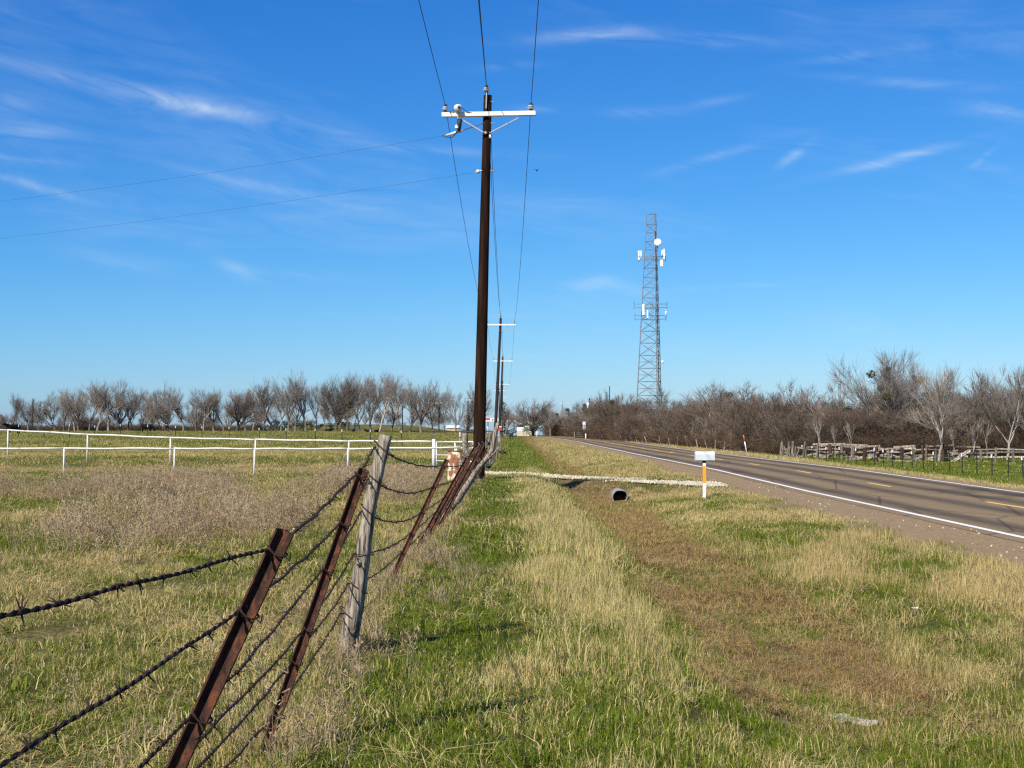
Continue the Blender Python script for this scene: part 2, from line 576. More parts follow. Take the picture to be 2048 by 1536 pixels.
# ------------------------------------------------------------------ plant cover map
def cover(x, d):
    """for a spot of ground: share of dry blades, brownness of the dry ones, height class (0..1 low..tall), bare share"""
    n1 = fbm(x / 1.6, d / 2.6, 31); n2 = fbm(x / .45, d / .6, 37); n3 = fbm(x / 6, d / 10, 41)
    c = c_road(d)
    dry = np.full_like(x, .5); brn = np.full_like(x, .2); tall = np.full_like(x, .2)
    # pasture
    pdry = .50 + (n1 - .5) * 1.3 + (n2 - .5) * .7
    far = np.interp(d, [0, 14, 40, 46, 49.5, 50.5, 54, 57, 74, 78, 100, 118, 200, 300], [.54, .52, .48, .5, .8, .35, .22, .72, .66, .42, .40, .36, .33, .3])
    pdry = pdry + far - .5
    pb = .15 + .25 * n3
    dry, brn = pdry, pb
    # fence strip
    e = 1 - smooth(.15, .5, np.abs(x + 1.25))
    dry = dry * (1 - e) + (.46 + (n2 - .5)) * e
    tall = tall * (1 - e) + (.75 * n2 + .15) * e
    # verge
    v = smooth(-1.05, -.8, x)
    edge = (n1 - .5) * 1.5
    belt = smooth(.0, .45, x + edge) * (1 - smooth(1.15, 1.6, x + edge)) * smooth(8.4, 12.0, d + edge * 5)
    vd = .13 + (n2 - .5) * .5 + (n1 - .5) * .5
    vd = vd + belt * .62 + .12 * (1 - smooth(7, 10, d)) * smooth(-.5, .3, x) * (n1 * 1.6)
    dit = smooth(1.35, 1.9, x + edge * .8) * (1 - smooth(3.6, 4.4, x + edge)) * smooth(10.8, 14.2, d + edge * 6)
    vd = vd * (1 - dit) + (.84 + (n2 - .5) * .9 + (n1 - .5) * 1.1 - .22 * (1 - smooth(9, 14, d))) * dit
    bank = smooth(3.6, 4.4, x + edge)
    vd = vd * (1 - bank) + (.50 + (n1 - .5) * 2.3 + (n2 - .5) * .6) * bank
    lip = smooth(5.6, 6.5, x + edge * .5)
    vd = vd + .3 * lip * (n2 + .2)
    # past the driveway
    b2 = smooth(51, 54, d)
    v2 = np.where(x < 2.3 + edge, .14 + (n2 - .5) * .4, .80 + (n1 - .5) * .9)
    v2 = np.where((d < 62) & (x > .5), .75 + (n1 - .5), v2)
    vd = vd * (1 - b2) + v2 * b2
    # banks of the driveway
    ab = 1 - smooth(2.2, 3.4, np.abs(d - drive_c(x)))
    vd = vd * (1 - ab) + (.42 + (n1 - .5) * 1.4) * ab
    # beyond the road
    fr = smooth(c + 3.6, c + 4.2, x)
    fieldg = smooth(c + 9.0, c + 11.5, x + edge * 2)
    fd = (.86 + (n1 - .5) * .6) * (1 - fieldg) + (.10 + (n1 - .5) * .35) * fieldg
    vd = vd * (1 - fr) + fd * fr
    vb = dit * (.45 + .7 * n1) + .10 + (n3 - .5) * .3 + .25 * bank * n2
    vb = vb * (1 - fr) + .12 * fr
    vt = .28 + belt * .45 + (n2 - .5) * .4 + .25 * bank * n1 - .12 * dit
    dry = dry * (1 - v) + vd * v
    brn = brn * (1 - v) + vb * v
    tall = tall * (1 - v) + vt * v
    # bare track of the driveway through the pasture
    tr = (1 - smooth(.9, 1.7, np.abs(d - drive_c(x)))) * (x < -.8)
    dry = dry + .55 * tr
    tall = tall * (1 - .8 * tr)
    return np.clip(dry, 0.02, 1), np.clip(brn, 0, 1), np.clip(tall, 0, 1), tr


# ------------------------------------------------------------------ ground
def axis(lo, hi, fine_lo, fine_hi, step, grow):
    a = [fine_lo]
    while a[-1] < fine_hi:
        a.append(a[-1] + step)
    s = step
    r = [a[-1]]
    while r[-1] < hi:
        s *= grow; r.append(r[-1] + s)
    s = step
    l = [a[0]]
    while l[-1] > lo:
        s *= grow; l.append(l[-1] - s)
    return np.array(l[:0:-1] + a + r[1:])


xs = axis(-1500, 1500, -18, 24, .3, 1.09)
ds = [-14.0]
while ds[-1] < 4:
    ds.append(ds[-1] + .8)
while ds[-1] < 3200:
    ds.append(ds[-1] + max(.2, .0125 * ds[-1]) * (1 if ds[-1] < 330 else 4))
ds = np.array(ds)
XX, DD = np.meshgrid(xs, ds)
ZZ = ground(XX, DD)
nx, nd = len(xs), len(ds)
verts = np.stack([XX.ravel(), DD.ravel(), ZZ.ravel()], 1)
ii = (np.arange(nd - 1)[:, None] * nx + np.arange(nx - 1)[None, :]).ravel()
quads = np.stack([ii, ii + 1, ii + 1 + nx, ii + nx], 1)


def np_mesh(name, verts, faces, material, smooth_=True):
    me = bpy.data.meshes.new(name)
    k = faces.shape[1]
    me.vertices.add(len(verts)); me.vertices.foreach_set('co', verts.astype(np.float32).ravel())
    me.loops.add(faces.size); me.loops.foreach_set('vertex_index', faces.astype(np.int32).ravel())
    me.polygons.add(len(faces)); me.polygons.foreach_set('loop_start', np.arange(0, faces.size, k, dtype=np.int32))
    me.polygons.foreach_set('use_smooth', np.full(len(faces), smooth_))
    me.update(calc_edges=True); me.validate()
    if material:
        me.materials.append(material)
    return me


def ground_mat():
    m, nt, b = nodes_of('ground')

    def attr(n):
        a = nt.nodes.new('ShaderNodeAttribute'); a.attribute_name = n
        return a.outputs['Fac']
    dry, brn = attr('dry'), attr('brn')
    f = tnoise(nt, 2.3, 8, .72)
    f2 = tnoise(nt, .21, 7, .7, (1, .45, 1))
    add = nt.nodes.new('ShaderNodeMath'); add.operation = 'ADD'
    s1 = nt.nodes.new('ShaderNodeMath'); s1.operation = 'MULTIPLY_ADD'; s1.inputs[1].default_value = 1.3; s1.inputs[2].default_value = -.65
    nt.links.new(f, s1.inputs[0]); nt.links.new(s1.outputs[0], add.inputs[0])
    s2 = nt.nodes.new('ShaderNodeMath'); s2.operation = 'MULTIPLY_ADD'; s2.inputs[1].default_value = 1.0; s2.inputs[2].default_value = -.5
    nt.links.new(f2, s2.inputs[0])
    add2 = nt.nodes.new('ShaderNodeMath'); add2.operation = 'ADD'
    nt.links.new(s2.outputs[0], add2.inputs[0]); nt.links.new(dry, add2.inputs[1])
    nt.links.new(add2.outputs[0], add.inputs[1]); add.use_clamp = True
    grass_c = ramp(nt, add.outputs[0], [(0, (.070, .105, .010)), (.35, (.125, .138, .022)), (.65, (.26, .215, .065)), (1, (.40, .32, .125))])
    dirt_c = ramp(nt, f, [(.3, (.15, .10, .05)), (.7, (.30, .21, .115))])
    x = nt.nodes.new('ShaderNodeMix'); x.data_type = 'RGBA'
    nt.links.new(brn, x.inputs[0]); nt.links.new(grass_c, x.inputs[6]); nt.links.new(dirt_c, x.inputs[7])
    so = tnoise(nt, 19, 6, .7)
    sm = ramp(nt, so, [(.40, (1, 1, 1)), (.56, (0, 0, 0))])
    y = nt.nodes.new('ShaderNodeMix'); y.data_type = 'RGBA'
    nt.links.new(sm, y.inputs[0]); nt.links.new(x.outputs[2], y.inputs[6]); y.inputs[7].default_value = (.055, .042, .02, 1)
    nt.links.new(y.outputs[2], b.inputs['Base Color'])
    b.inputs['Roughness'].default_value = .95
    b.inputs['Specular IOR Level'].default_value = .1
    f3 = tnoise(nt, 7, 8, .75)
    bp = nt.nodes.new('ShaderNodeBump'); bp.inputs['Strength'].default_value = .9; bp.inputs['Distance'].default_value = .08
    nt.links.new(f3, bp.inputs['Height']); nt.links.new(bp.outputs[0], b.inputs['Normal'])
    return m


gme = np_mesh('ground', verts, quads, ground_mat())
dry, brn, tall, _ = cover(XX.ravel(), DD.ravel())
for nm, arr in (('dry', dry), ('brn', brn * .8)):
    a = gme.attributes.new(nm, 'FLOAT', 'POINT'); a.data.foreach_set('value', arr.astype(np.float32))
go = bpy.data.objects.new('ground', gme); COL.objects.link(go)
tag(go, 'grassy pasture, verge and ditch ground reaching to the horizon', 'ground', kind='structure')


# ------------------------------------------------------------------ road
def strip(name, lats, zoff, material, d0, d1, step=2.0, parent=None, latattr=True, crown=True, zf=None, wob=0.0):
    n = max(2, int((d1 - d0) / step) + 1)
    dd = np.linspace(d0, d1, n)
    V = []; A = []
    for d in dd:
        c = float(c_road(d)); z = float(z_road(d))
        for k, l in enumerate(lats):
            ll = l
            if wob and k in (0, len(lats) - 1):
                ll += (float(vnoise(d / 1.1, l * 3.1, 5)) - .5) * wob
            V.append((c + ll, d, z + zoff + (.06 - .012 * abs(l) if crown else 0))); A.append(l)
    m_ = len(lats)
    i = (np.arange(n - 1)[:, None] * m_ + np.arange(m_ - 1)[None, :]).ravel()
    Q = np.stack([i, i + 1, i + 1 + m_, i + m_], 1)
    V = np.array(V)
    if parent is not None:
        V = V - np.array(base_of(parent))
    me = np_mesh(name, V, Q, material)
    a = me.attributes.new('lat', 'FLOAT', 'POINT'); a.data.foreach_set('value', np.array(A, np.float32))
    o = bpy.data.objects.new(name, me); COL.objects.link(o)
    if parent is not None: o.parent = parent
    return o


def road_mat():
    m, nt, b = nodes_of('asphalt')
    a = nt.nodes.new('ShaderNodeAttribute'); a.attribute_name = 'lat'
    # wheel paths: |  |lat| - 1.7 | ~ .85
    def mth(op, p, q=None):
        n = nt.nodes.new('ShaderNodeMath'); n.operation = op
        for i, v in enumerate((p, q)):
            if v is None: continue
            if isinstance(v, (int, float)): n.inputs[i].default_value = v
            else: nt.links.new(v, n.inputs[i])
        return n.outputs[0]
    f = tnoise(nt, 1.0, 6, .7, (1.2, .08, 1))
    t = mth('ABSOLUTE', mth('SUBTRACT', mth('ABSOLUTE', mth('SUBTRACT', mth('ABSOLUTE', a.outputs['Fac']), 1.75)), .88))
    t = mth('ADD', t, mth('MULTIPLY', mth('SUBTRACT', f, .5), .7))
    col = ramp(nt, t, [(.0, (.082, .063, .040)), (.28, (.132, .10, .058)), (.6, (.21, .155, .084))])
    sp = tnoise(nt, 55, 3, .8)
    sc = ramp(nt, sp, [(.3, (.6, .6, .6)), (.7, (1.35, 1.33, 1.3))])
    mx = nt.nodes.new('ShaderNodeMix'); mx.data_type = 'RGBA'; mx.blend_type = 'MULTIPLY'; mx.inputs[0].default_value = 1
    nt.links.new(col, mx.inputs[6]); nt.links.new(sc, mx.inputs[7])
    pt = tnoise(nt, .35, 5, .7, (1, .3, 1))
    pc = ramp(nt, pt, [(.3, (.86, .86, .88)), (.62, (1.08, 1.07, 1.05))])
    mx2 = nt.nodes.new('ShaderNodeMix'); mx2.data_type = 'RGBA'; mx2.blend_type = 'MULTIPLY'; mx2.inputs[0].default_value = 1
    nt.links.new(mx.outputs[2], mx2.inputs[6]); nt.links.new(pc, mx2.inputs[7])
    ck = nt.nodes.new('ShaderNodeTexVoronoi'); ck.feature = 'DISTANCE_TO_EDGE'; ck.inputs['Scale'].default_value = .45
    tcn = nt.nodes.new('ShaderNodeTexCoord'); mpn = nt.nodes.new('ShaderNodeMapping'); mpn.inputs['Scale'].default_value = (1.0, .35, 1)
    nt.links.new(tcn.outputs['Object'], mpn.inputs[0]); nt.links.new(mpn.outputs[0], ck.inputs['Vector'])
    cc = ramp(nt, ck.outputs['Distance'], [(.0, (.45, .44, .43)), (.012, (.62, .61, .6)), (.02, (1, 1, 1))])
    pn = tnoise(nt, .16, 4, .6, (1, .5, 1))
    pcol = ramp(nt, pn, [(.33, (.68, .68, .70)), (.37, (1, 1, 1))])
    m3 = nt.nodes.new('ShaderNodeMix'); m3.data_type = 'RGBA'; m3.blend_type = 'MULTIPLY'; m3.inputs[0].default_value = .8
    nt.links.new(mx2.outputs[2], m3.inputs[6]); nt.links.new(cc, m3.inputs[7])
    m4 = nt.nodes.new('ShaderNodeMix'); m4.data_type = 'RGBA'; m4.blend_type = 'MULTIPLY'; m4.inputs[0].default_value = 1
    nt.links.new(m3.outputs[2], m4.inputs[6]); nt.links.new(pcol, m4.inputs[7])
    nt.links.new(m4.outputs[2], b.inputs['Base Color'])
    b.inputs['Roughness'].default_value = .85
    b.inputs['Specular IOR Level'].default_value = .2
    bp = nt.nodes.new('ShaderNodeBump'); bp.inputs['Strength'].default_value = .4; bp.inputs['Distance'].default_value = .01
    nt.links.new(sp, bp.inputs['Height']); nt.links.new(bp.outputs[0], b.inputs['Normal'])
    return m


def paint_mat(name, c1, worn):
    m, nt, b = nodes_of(name)
    f = tnoise(nt, 9, 8, .8)
    col = ramp(nt, f, [(.30, worn), (.40, c1), (.8, tuple(c * 1.08 for c in c1))])
    nt.links.new(col, b.inputs['Base Color'])
    b.inputs['Roughness'].default_value = .7
    return m


M['asphalt'] = road_mat()
M['line_white'] = paint_mat('line_white', (.70, .69, .65), (.30, .27, .23))
M['line_yellow'] = paint_mat('line_yellow', (.72, .48, .10), (.28, .22, .14))
M['shoulder'] = mat('shoulder', [(.25, (.14, .094, .048)), (.5, (.24, .165, .085)), (.75, (.38, .285, .16))], 16, .95, bump=.8, bscale=30, detail=9)
M['gravel'] = mat('gravel', [(.25, (.32, .26, .17)), (.5, (.50, .44, .32)), (.8, (.62, .56, .43))], 14, .95, bump=.8, bscale=26, detail=9)
shd = strip('gravel_shoulder', [-6.1, -5.2, -4.3, -3.3, 3.3, 4.0, 4.5], .0, M['shoulder'], -14, 330, wob=.5)
tag(shd, 'brown crushed-stone shoulder along both edges of the asphalt', 'shoulder', kind='structure')
road = strip('road', [-3.75, -3.35, -2.6, -1.75, -.9, 0, .9, 1.75, 2.6, 3.35, 3.75], .008, M['asphalt'], -14, 340, wob=.12)
tag(road, 'two-lane asphalt country road climbing gently to a crest', 'road', kind='structure')
for l in (-3.35, 3.35):
    strip('edge_line', [l - .08, l + .08], .013, M['line_white'], -13, 300, parent=road, wob=.012)
dash0 = 13.05 * FPX / (2010 - 1024) - 1.5
k = -3
while True:
    a0 = dash0 + 12.5 * k
    if a0 > 255: break
    strip('centre_dash', [-.075, .075], .013, M['line_yellow'], a0, a0 + 3.05, step=1.0, parent=road)
    k += 1
strip('centre_line', [-.31, -.19], .013, M['line_yellow'], 109, 270, parent=road)

# crossing road at the crest
cv = []
for i, x in enumerate(np.linspace(-60, 40, 51)):
    for d in (266.0, 273.5):
        cv.append((x, d + .02 * x, float(z_road(270)) + .05 + max(0, gz(x, 270) - float(z_road(270)))))
cf = np.array([(2 * i, 2 * i + 2, 2 * i + 3, 2 * i + 1) for i in range(50)])
o = bpy.data.objects.new('cross_road', np_mesh('cross_road', np.array(cv), cf, M['asphalt_far'])); COL.objects.link(o)
tag(o, 'grey crossing road at the crest of the hill', 'road', kind='structure')

# driveway: pale gravel from the road over the culvert, fading into the pasture
dvv = []; lat = [-1.5, -.9, 0, .9, 1.5]
xsd = np.linspace(-1.6, 7.6, 60)
for x in xsd:
    c = float(drive_c(x)); zr = float(z_road(c)); z = float(drive_z(x, zr))
    for j, l in enumerate(lat):
        wv = (float(vnoise(x / .5, j * 7.3, 9)) - .5) * .7 if j in (0, 4) else 0
        wd = 1.0 + .35 * float(smooth(4.5, 7.5, np.array(x)))
        zz = max(z, gz(x, c + l * wd)) if x < 0 else z
        dvv.append((x, c + l * wd + wv, zz + .012 - .02 * abs(l) / 1.5 + (.03 if abs(l) in (.9, 0) and l == 0 else 0)))
i = (np.arange(59)[:, None] * 5 + np.arange(4)[None, :]).ravel()
drv = bpy.data.objects.new('driveway', np_mesh('driveway', np.array(dvv), np.stack([i, i + 5, i + 6, i + 1], 1), M['gravel'])); COL.objects.link(drv)
tag(drv, 'pale gravel driveway crossing the ditch from road to gate', 'driveway', kind='structure')


# ------------------------------------------------------------------ instanced plant cover (stuff)
def gn_group():
    ng = bpy.data.node_groups.new('scatter', 'GeometryNodeTree')
    ng.interface.new_socket('Geometry', in_out='INPUT', socket_type='NodeSocketGeometry')
    s = ng.interface.new_socket('Coll', in_out='INPUT', socket_type='NodeSocketCollection')
    ng.interface.new_socket('Geometry', in_out='OUTPUT', socket_type='NodeSocketGeometry')
    N = ng.nodes.new
    gi, goo = N('NodeGroupInput'), N('NodeGroupOutput')
    ci = N('GeometryNodeCollectionInfo'); ci.inputs['Separate Children'].default_value = True; ci.inputs['Reset Children'].default_value = True
    iop = N('GeometryNodeInstanceOnPoints'); iop.inputs['Pick Instance'].default_value = True

    def na(n, t):
        a = N('GeometryNodeInputNamedAttribute'); a.data_type = t; a.inputs['Name'].default_value = n
        return a.outputs['Attribute']
    L = ng.links.new
    L(gi.outputs['Geometry'], iop.inputs['Points']); L(gi.outputs['Coll'], ci.inputs['Collection'])
    L(ci.outputs[0], iop.inputs['Instance'])
    L(na('idx', 'INT'), iop.inputs['Instance Index'])
    er = N('FunctionNodeEulerToRotation')
    L(na('rot', 'FLOAT_VECTOR'), er.inputs[0]); L(er.outputs[0], iop.inputs['Rotation'])
    L(na('scl', 'FLOAT_VECTOR'), iop.inputs['Scale'])
    L(iop.outputs[0], goo.inputs[0])
    return ng, s.identifier


NG, COLL_ID = gn_group()


def scatter(name, pts, idx, rot, scl, extra, coll, label, cat):
    me = bpy.data.meshes.new(name)
    me.vertices.add(len(pts)); me.vertices.foreach_set('co', pts.astype(np.float32).ravel())
    a = me.attributes.new('idx', 'INT', 'POINT'); a.data.foreach_set('value', idx.astype(np.int32))
    a = me.attributes.new('rot', 'FLOAT_VECTOR', 'POINT'); a.data.foreach_set('vector', rot.astype(np.float32).ravel())
    a = me.attributes.new('scl', 'FLOAT_VECTOR', 'POINT'); a.data.foreach_set('vector', scl.astype(np.float32).ravel())
    for k_, v_ in extra.items():
        a = me.attributes.new(k_, 'FLOAT', 'POINT'); a.data.foreach_set('value', v_.astype(np.float32))
    o = bpy.data.objects.new(name, me); COL.objects.link(o)
    md = o.modifiers.new('scatter', 'NODES'); md.node_group = NG
    md[COLL_ID] = coll
    return tag(o, label, cat, kind='stuff')


def clump(name, n, radius, hmin, hmax, w, lean, seed, material, curl=.5):
    r = np.random.default_rng(seed)
    a = r.uniform(0, 2 * np.pi, n); rr = radius * np.sqrt(r.uniform(0, 1, n))
    bx, by = rr * np.cos(a), rr * np.sin(a)
    az = r.uniform(0, 2 * np.pi, n); h = r.uniform(hmin, hmax, n) * (1 - .35 * rr / radius)
    ln = np.abs(r.normal(lean, lean * .5, n)); ww = w * r.uniform(.6, 1.2, n)
    fx = az + r.uniform(-.9, .9, n) + np.pi / 2
    cx, cy = np.cos(fx) * ww / 2, np.sin(fx) * ww / 2
    dx, dy = np.cos(az), np.sin(az)
    m1 = h * .55; l1 = m1 * np.tan(np.clip(ln * .6, 0, 1.2)); l2 = l1 + h * .45 * np.tan(np.clip(ln * (1 + curl), 0, 1.35))
    z2 = h * np.clip(np.cos(ln * .7), .2, 1)
    V = np.zeros((n, 5, 3))
    V[:, 0] = np.stack([bx - cx, by - cy, np.full(n, -.015)], 1); V[:, 1] = np.stack([bx + cx, by + cy, np.full(n, -.015)], 1)
    V[:, 2] = np.stack([bx + dx * l1 + cx * .8, by + dy * l1 + cy * .8, m1 * np.cos(ln * .4)], 1)
    V[:, 3] = np.stack([bx + dx * l1 - cx * .8, by + dy * l1 - cy * .8, m1 * np.cos(ln * .4)], 1)
    V[:, 4] = np.stack([bx + dx * l2, by + dy * l2, z2], 1)
    b = np.arange(n)[:, None] * 5
    T = np.concatenate([b + [0, 1, 2], b + [0, 2, 3], b + [3, 2, 4]], 0)
    me = np_mesh(name, V.reshape(-1, 3), T, material, smooth_=False)
    at = me.attributes.new('bl', 'FLOAT', 'POINT'); at.data.foreach_set('value', np.repeat(r.uniform(0, 1, n), 5).astype(np.float32))
    return bpy.data.objects.new(name, me)


def weed_clump(name, n, radius, h, w, seed, material):
    """dry forb: upright stems that branch into fine seed heads"""
    r = np.random.default_rng(seed); V = []; T = []; B = []
    def seg(p, q, w_, b_):
        d = q - p; s = np.cross(d, r.normal(0, 1, 3)); s = s / (np.linalg.norm(s) + 1e-9) * w_ / 2
        k = len(V); V.extend([p - s, p + s, q + s * .6, q - s * .6]); T.extend([(k, k + 1, k + 2), (k, k + 2, k + 3)]); B.extend([b_] * 4)
    for i in range(n):
        a = r.uniform(0, 6.28); rr = radius * math.sqrt(r.uniform(0, 1)); b_ = r.uniform(0, 1)
        p = np.array([rr * math.cos(a), rr * math.sin(a), -.02]); hh = h * r.uniform(.55, 1.0)
        az = r.uniform(0, 6.28); l = r.uniform(.05, .45)
        d = np.array([math.cos(az) * l, math.sin(az) * l, 1]); d /= np.linalg.norm(d)
        q = p + d * hh * .55; seg(p, q, w, b_)
        q2 = q + (d + r.normal(0, .15, 3)) * hh * .45; seg(q, q2, w * .8, b_)
        for j in range(5):
            t = r.uniform(.35, 1); s = p + d * hh * t if t < .55 else q + (q2 - q) * (t - .55) / .45
            e = s + (d * .6 + r.normal(0, .5, 3)) * hh * .2; seg(s, e, w * .8, b_)
            for m_ in range(2):
                seg(e, e + r.normal(0, .5, 3) * hh * .07 + np.array([0, 0, hh * .03]), w * 1.7, r.uniform(0, 1))
    me = np_mesh(name, np.array(V), np.array(T), material, smooth_=False)
    at = me.attributes.new('bl', 'FLOAT', 'POINT'); at.data.foreach_set('value', np.array(B, np.float32))
    return bpy.data.objects.new(name, me)


gcol = bpy.data.collections.new('grass_clumps')       # not linked to the scene
CL = []
for s in range(4): CL.append(clump('a%d_turf' % s, 46, .12, .025, .06, .0042, .75, 100 + s, M['grass']))        # 0-3 short turf
for s in range(4): CL.append(clump('b%d_lush' % s, 46, .11, .05, .115, .0045, .42, 110 + s, M['grass']))          # 4-7 lush
for s in range(4): CL.append(clump('c%d_straw' % s, 46, .11, .08, .19, .0040, .30, 120 + s, M['grass']))          # 8-11 upright straw
for s in range(3): CL.append(clump('d%d_mat' % s, 46, .14, .05, .10, .0048, 1.15, 130 + s, M['grass']))           # 12-14 matted
for s in range(4): CL.append(clump('e%d_far' % s, 60, .34, .05, .13, .013, .5, 140 + s, M['grass']))              # 15-18 far patch
for s in range(3): CL.append(clump('f%d_fars' % s, 60, .34, .06, .19, .012, .4, 150 + s, M['grass']))             # 19-21 far straw
for s in range(3): CL.append(clump('g%d_rosette' % s, 16, .05, .04, .09, .020, .95, 160 + s, M['grass'], .2))     # 22-24 broad-leaved weeds
for s in range(2): CL.append(clump('h%d_thatch' % s, 70, .17, .05, .15, .0045, 1.05, 170 + s, M['grass']))            # 25-26 dead thatch
for c_ in CL: gcol.objects.link(c_)
wcol = bpy.data.collections.new('weed_clumps')
WL = []
for s in range(4): WL.append(weed_clump('a%d_weed' % s, 16, .22, .62, .006, 200 + s, M['weed']))
for s in range(3): WL.append(weed_clump('b%d_stalk' % s, 5, .10, .55, .0045, 210 + s, M['weed']))
for s in range(2): WL.append(clump('c%d_tuft' % s, 40, .12, .15, .38, .0042, .45, 220 + s, M['weed']))
for c_ in WL: wcol.objects.link(c_)


def frustum_points(d0, d1, dens, margin):
    w1 = d1 * .375 + margin
    area = (d1 - d0) * 2 * w1
    n = int(area * dens)
    x = rng.uniform(-w1, w1, n); d = rng.uniform(d0, d1, n)
    keep = np.abs(x) < d * .375 + margin
    return x[keep], d[keep]


def paved(x, d):
    c = c_road(d)
    e = (vnoise(d / .6, x * 0 + 3, 77) - .5) * .5
    p = (x > c - 5.35 + e) & (x < c + 4.2 + e * .6)
    dr = (np.abs(d - drive_c(x)) < 1.35 + .5 * (vnoise(x / .5, d / .5, 78) - .5) + .35 * smooth(4.5, 7.5, x)) & (x > -1.0) & (x < 8)
    return p | dr | ((np.abs(x - 3.52) < .42) & (d > 42.6) & (d < 45.1))


PT = {k_: [] for k_ in ('x', 'd', 'i', 's', 'sz', 'dry', 'brn')}
for (d0, d1, dens, mg, far) in ((4.2, 9, 150, 1.4, 0), (9, 16, 100, 1.4, 0), (16, 28, 48, 1.5, 0), (28, 46, 22, 2, 1), (46, 80, 9, 3, 1), (80, 135, 3.2, 4, 1), (135, 262, 1.1, 5, 1)):
    x, d = frustum_points(d0, d1, dens, mg)
    k_ = ~paved(x, d); x, d = x[k_], d[k_]
    dr_, br_, tl_, tr_ = cover(x, d)
    n = len(x); u = rng.uniform(0, 1, n); i = rng.integers(0, 100, n)
    keep = ~((tr_ > .4) & (u < .75)); 
    # bare spots
    bare = fbm(x / .7, d / .9, 61) + .25 * (fbm(x / 3, d / 5, 63) - .5)
    keep &= ~((bare > .67) & (u < .7))
    scale = rng.uniform(.75, 1.3, n)
    sz = scale * (.75 + .6 * tl_)
    if not far:
        verge_ = x > -1.0
        t2 = tl_ + rng.normal(0, .15, n)
        idx = np.where(t2 > .48, 8 + i % 4, np.where((dr_ < .45) & verge_ & (t2 > .12), 4 + i % 4, i % 4))
        idx = np.where((br_ > .6) & (dr_ > .6) & (u < .75), 12 + i % 3, idx)
        idx = np.where((~verge_) & (rng.uniform(0, 1, n) < .25), 4 + i % 4, idx)
        u2 = rng.uniform(0, 1, n)
        idx = np.where((u2 < .035) & (dr_ < .75), 22 + i % 3, idx)
        dr_ = np.where((u2 < .035) & (dr_ < .75), dr_ * .2, dr_)
        th = (u2 > .955) & (fbm(x / 1.2, d / 1.5, 71) > .5)
        idx = np.where(th, 25 + i % 2, idx); dr_ = np.where(th, .97, dr_)
        scale = np.where(u2 > .9, scale * 1.35, scale)
        if d0 >= 16: scale = scale * 1.5
    else:
        idx = np.where(dr_ + rng.normal(0, .2, n) > .6, 19 + i % 3, 15 + i % 4)
        if d0 >= 80: scale = scale * 1.6
        if d0 < 46: scale = scale * .8
    if d0 >= 135: scale = scale * 1.35
    sz = scale * (.7 + .6 * tl_) * np.where(x < -1.0, .85, 1.0) * (.55 if d0 >= 135 else 1)
    sz = sz * np.where((x > -1.0) & (x < .25), .68, 1.0)
    for kk, vv in (('x', x), ('d', d), ('i', idx), ('s', scale), ('sz', sz), ('dry', np.clip(dr_ + rng.normal(0, .12, n), 0, 1)), ('brn', np.clip(br_ + rng.normal(0, .1, n), 0, 1))):
        PT[kk].append(vv[keep])
PT = {k_: np.concatenate(v_) for k_, v_ in PT.items()}
zz = ground(PT['x'], PT['d'])


def sub_scatter(mask, name, label):
    n = int(mask.sum())
    pts = np.stack([PT['x'][mask], PT['d'][mask], zz[mask]], 1)
    rot = np.stack([rng.normal(0, .12, n), rng.normal(0, .12, n), rng.uniform(0, 6.28, n)], 1)
    s = PT['s'][mask]
    scatter(name, pts, PT['i'][mask], rot, np.stack([s, s, PT['sz'][mask]], 1),
            {'dry': PT['dry'][mask], 'brn': PT['brn'][mask], 'var': rng.uniform(0, 1, n)}, gcol, label, 'grass')


sub_scatter(PT['x'] < -1.0, 'pasture_grass', 'short green and straw-coloured turf of the pasture inside the fence')
sub_scatter((PT['x'] >= -1.0) & (PT['x'] < 12), 'verge_grass', 'green, straw and brown grass on the verge and ditch banks')
sub_scatter(PT['x'] >= 12, 'field_grass', 'green and straw grass beyond the far edge of the road')
print('grass instances', len(PT['x']))

# tall dry weeds in the pasture and along the fence
x, d = frustum_points(13.5, 44, 7.5, 3)
band = smooth(.48, .64, fbm(x / 3.2, d / 6.0, 91)) * smooth(15.5, 20, d) * (1 - smooth(36, 43, d)) * .75
blob = np.exp(-((x + 4.7) / 2.0) ** 2 - ((d - 20.5) / 5.0) ** 2) + .8 * np.exp(-((x + 8.5) / 3.0) ** 2 - ((d - 31) / 5.0) ** 2)
dens = np.maximum(band, smooth(.30, .75, blob + .5 * (fbm(x / 1.1, d / 2.0, 95) - .5)))
k_ = (x < -2.2 + .5 * vnoise(d / 2, d * 0, 3)) & (d > 13) & (rng.uniform(0, 1, len(x)) < dens)
wx, wd = x[k_], d[k_]; wi = rng.integers(0, 4, len(wx)); ws = rng.uniform(.6, 1.15, len(wx))
fx_n = 150
fd = rng.uniform(5, 40, fx_n); fx = -1.2 + rng.normal(0, .16, fx_n) ; fi = rng.choice([4, 5, 6, 7, 8, 7, 8], fx_n); fs = rng.uniform(.5, 1.0, fx_n)
sx_ = rng.uniform(-6, -1.5, 60); sd_ = rng.uniform(5.5, 14, 60); si_ = rng.choice([4, 5, 6], 60); ss_ = rng.uniform(.3, .75, 60)
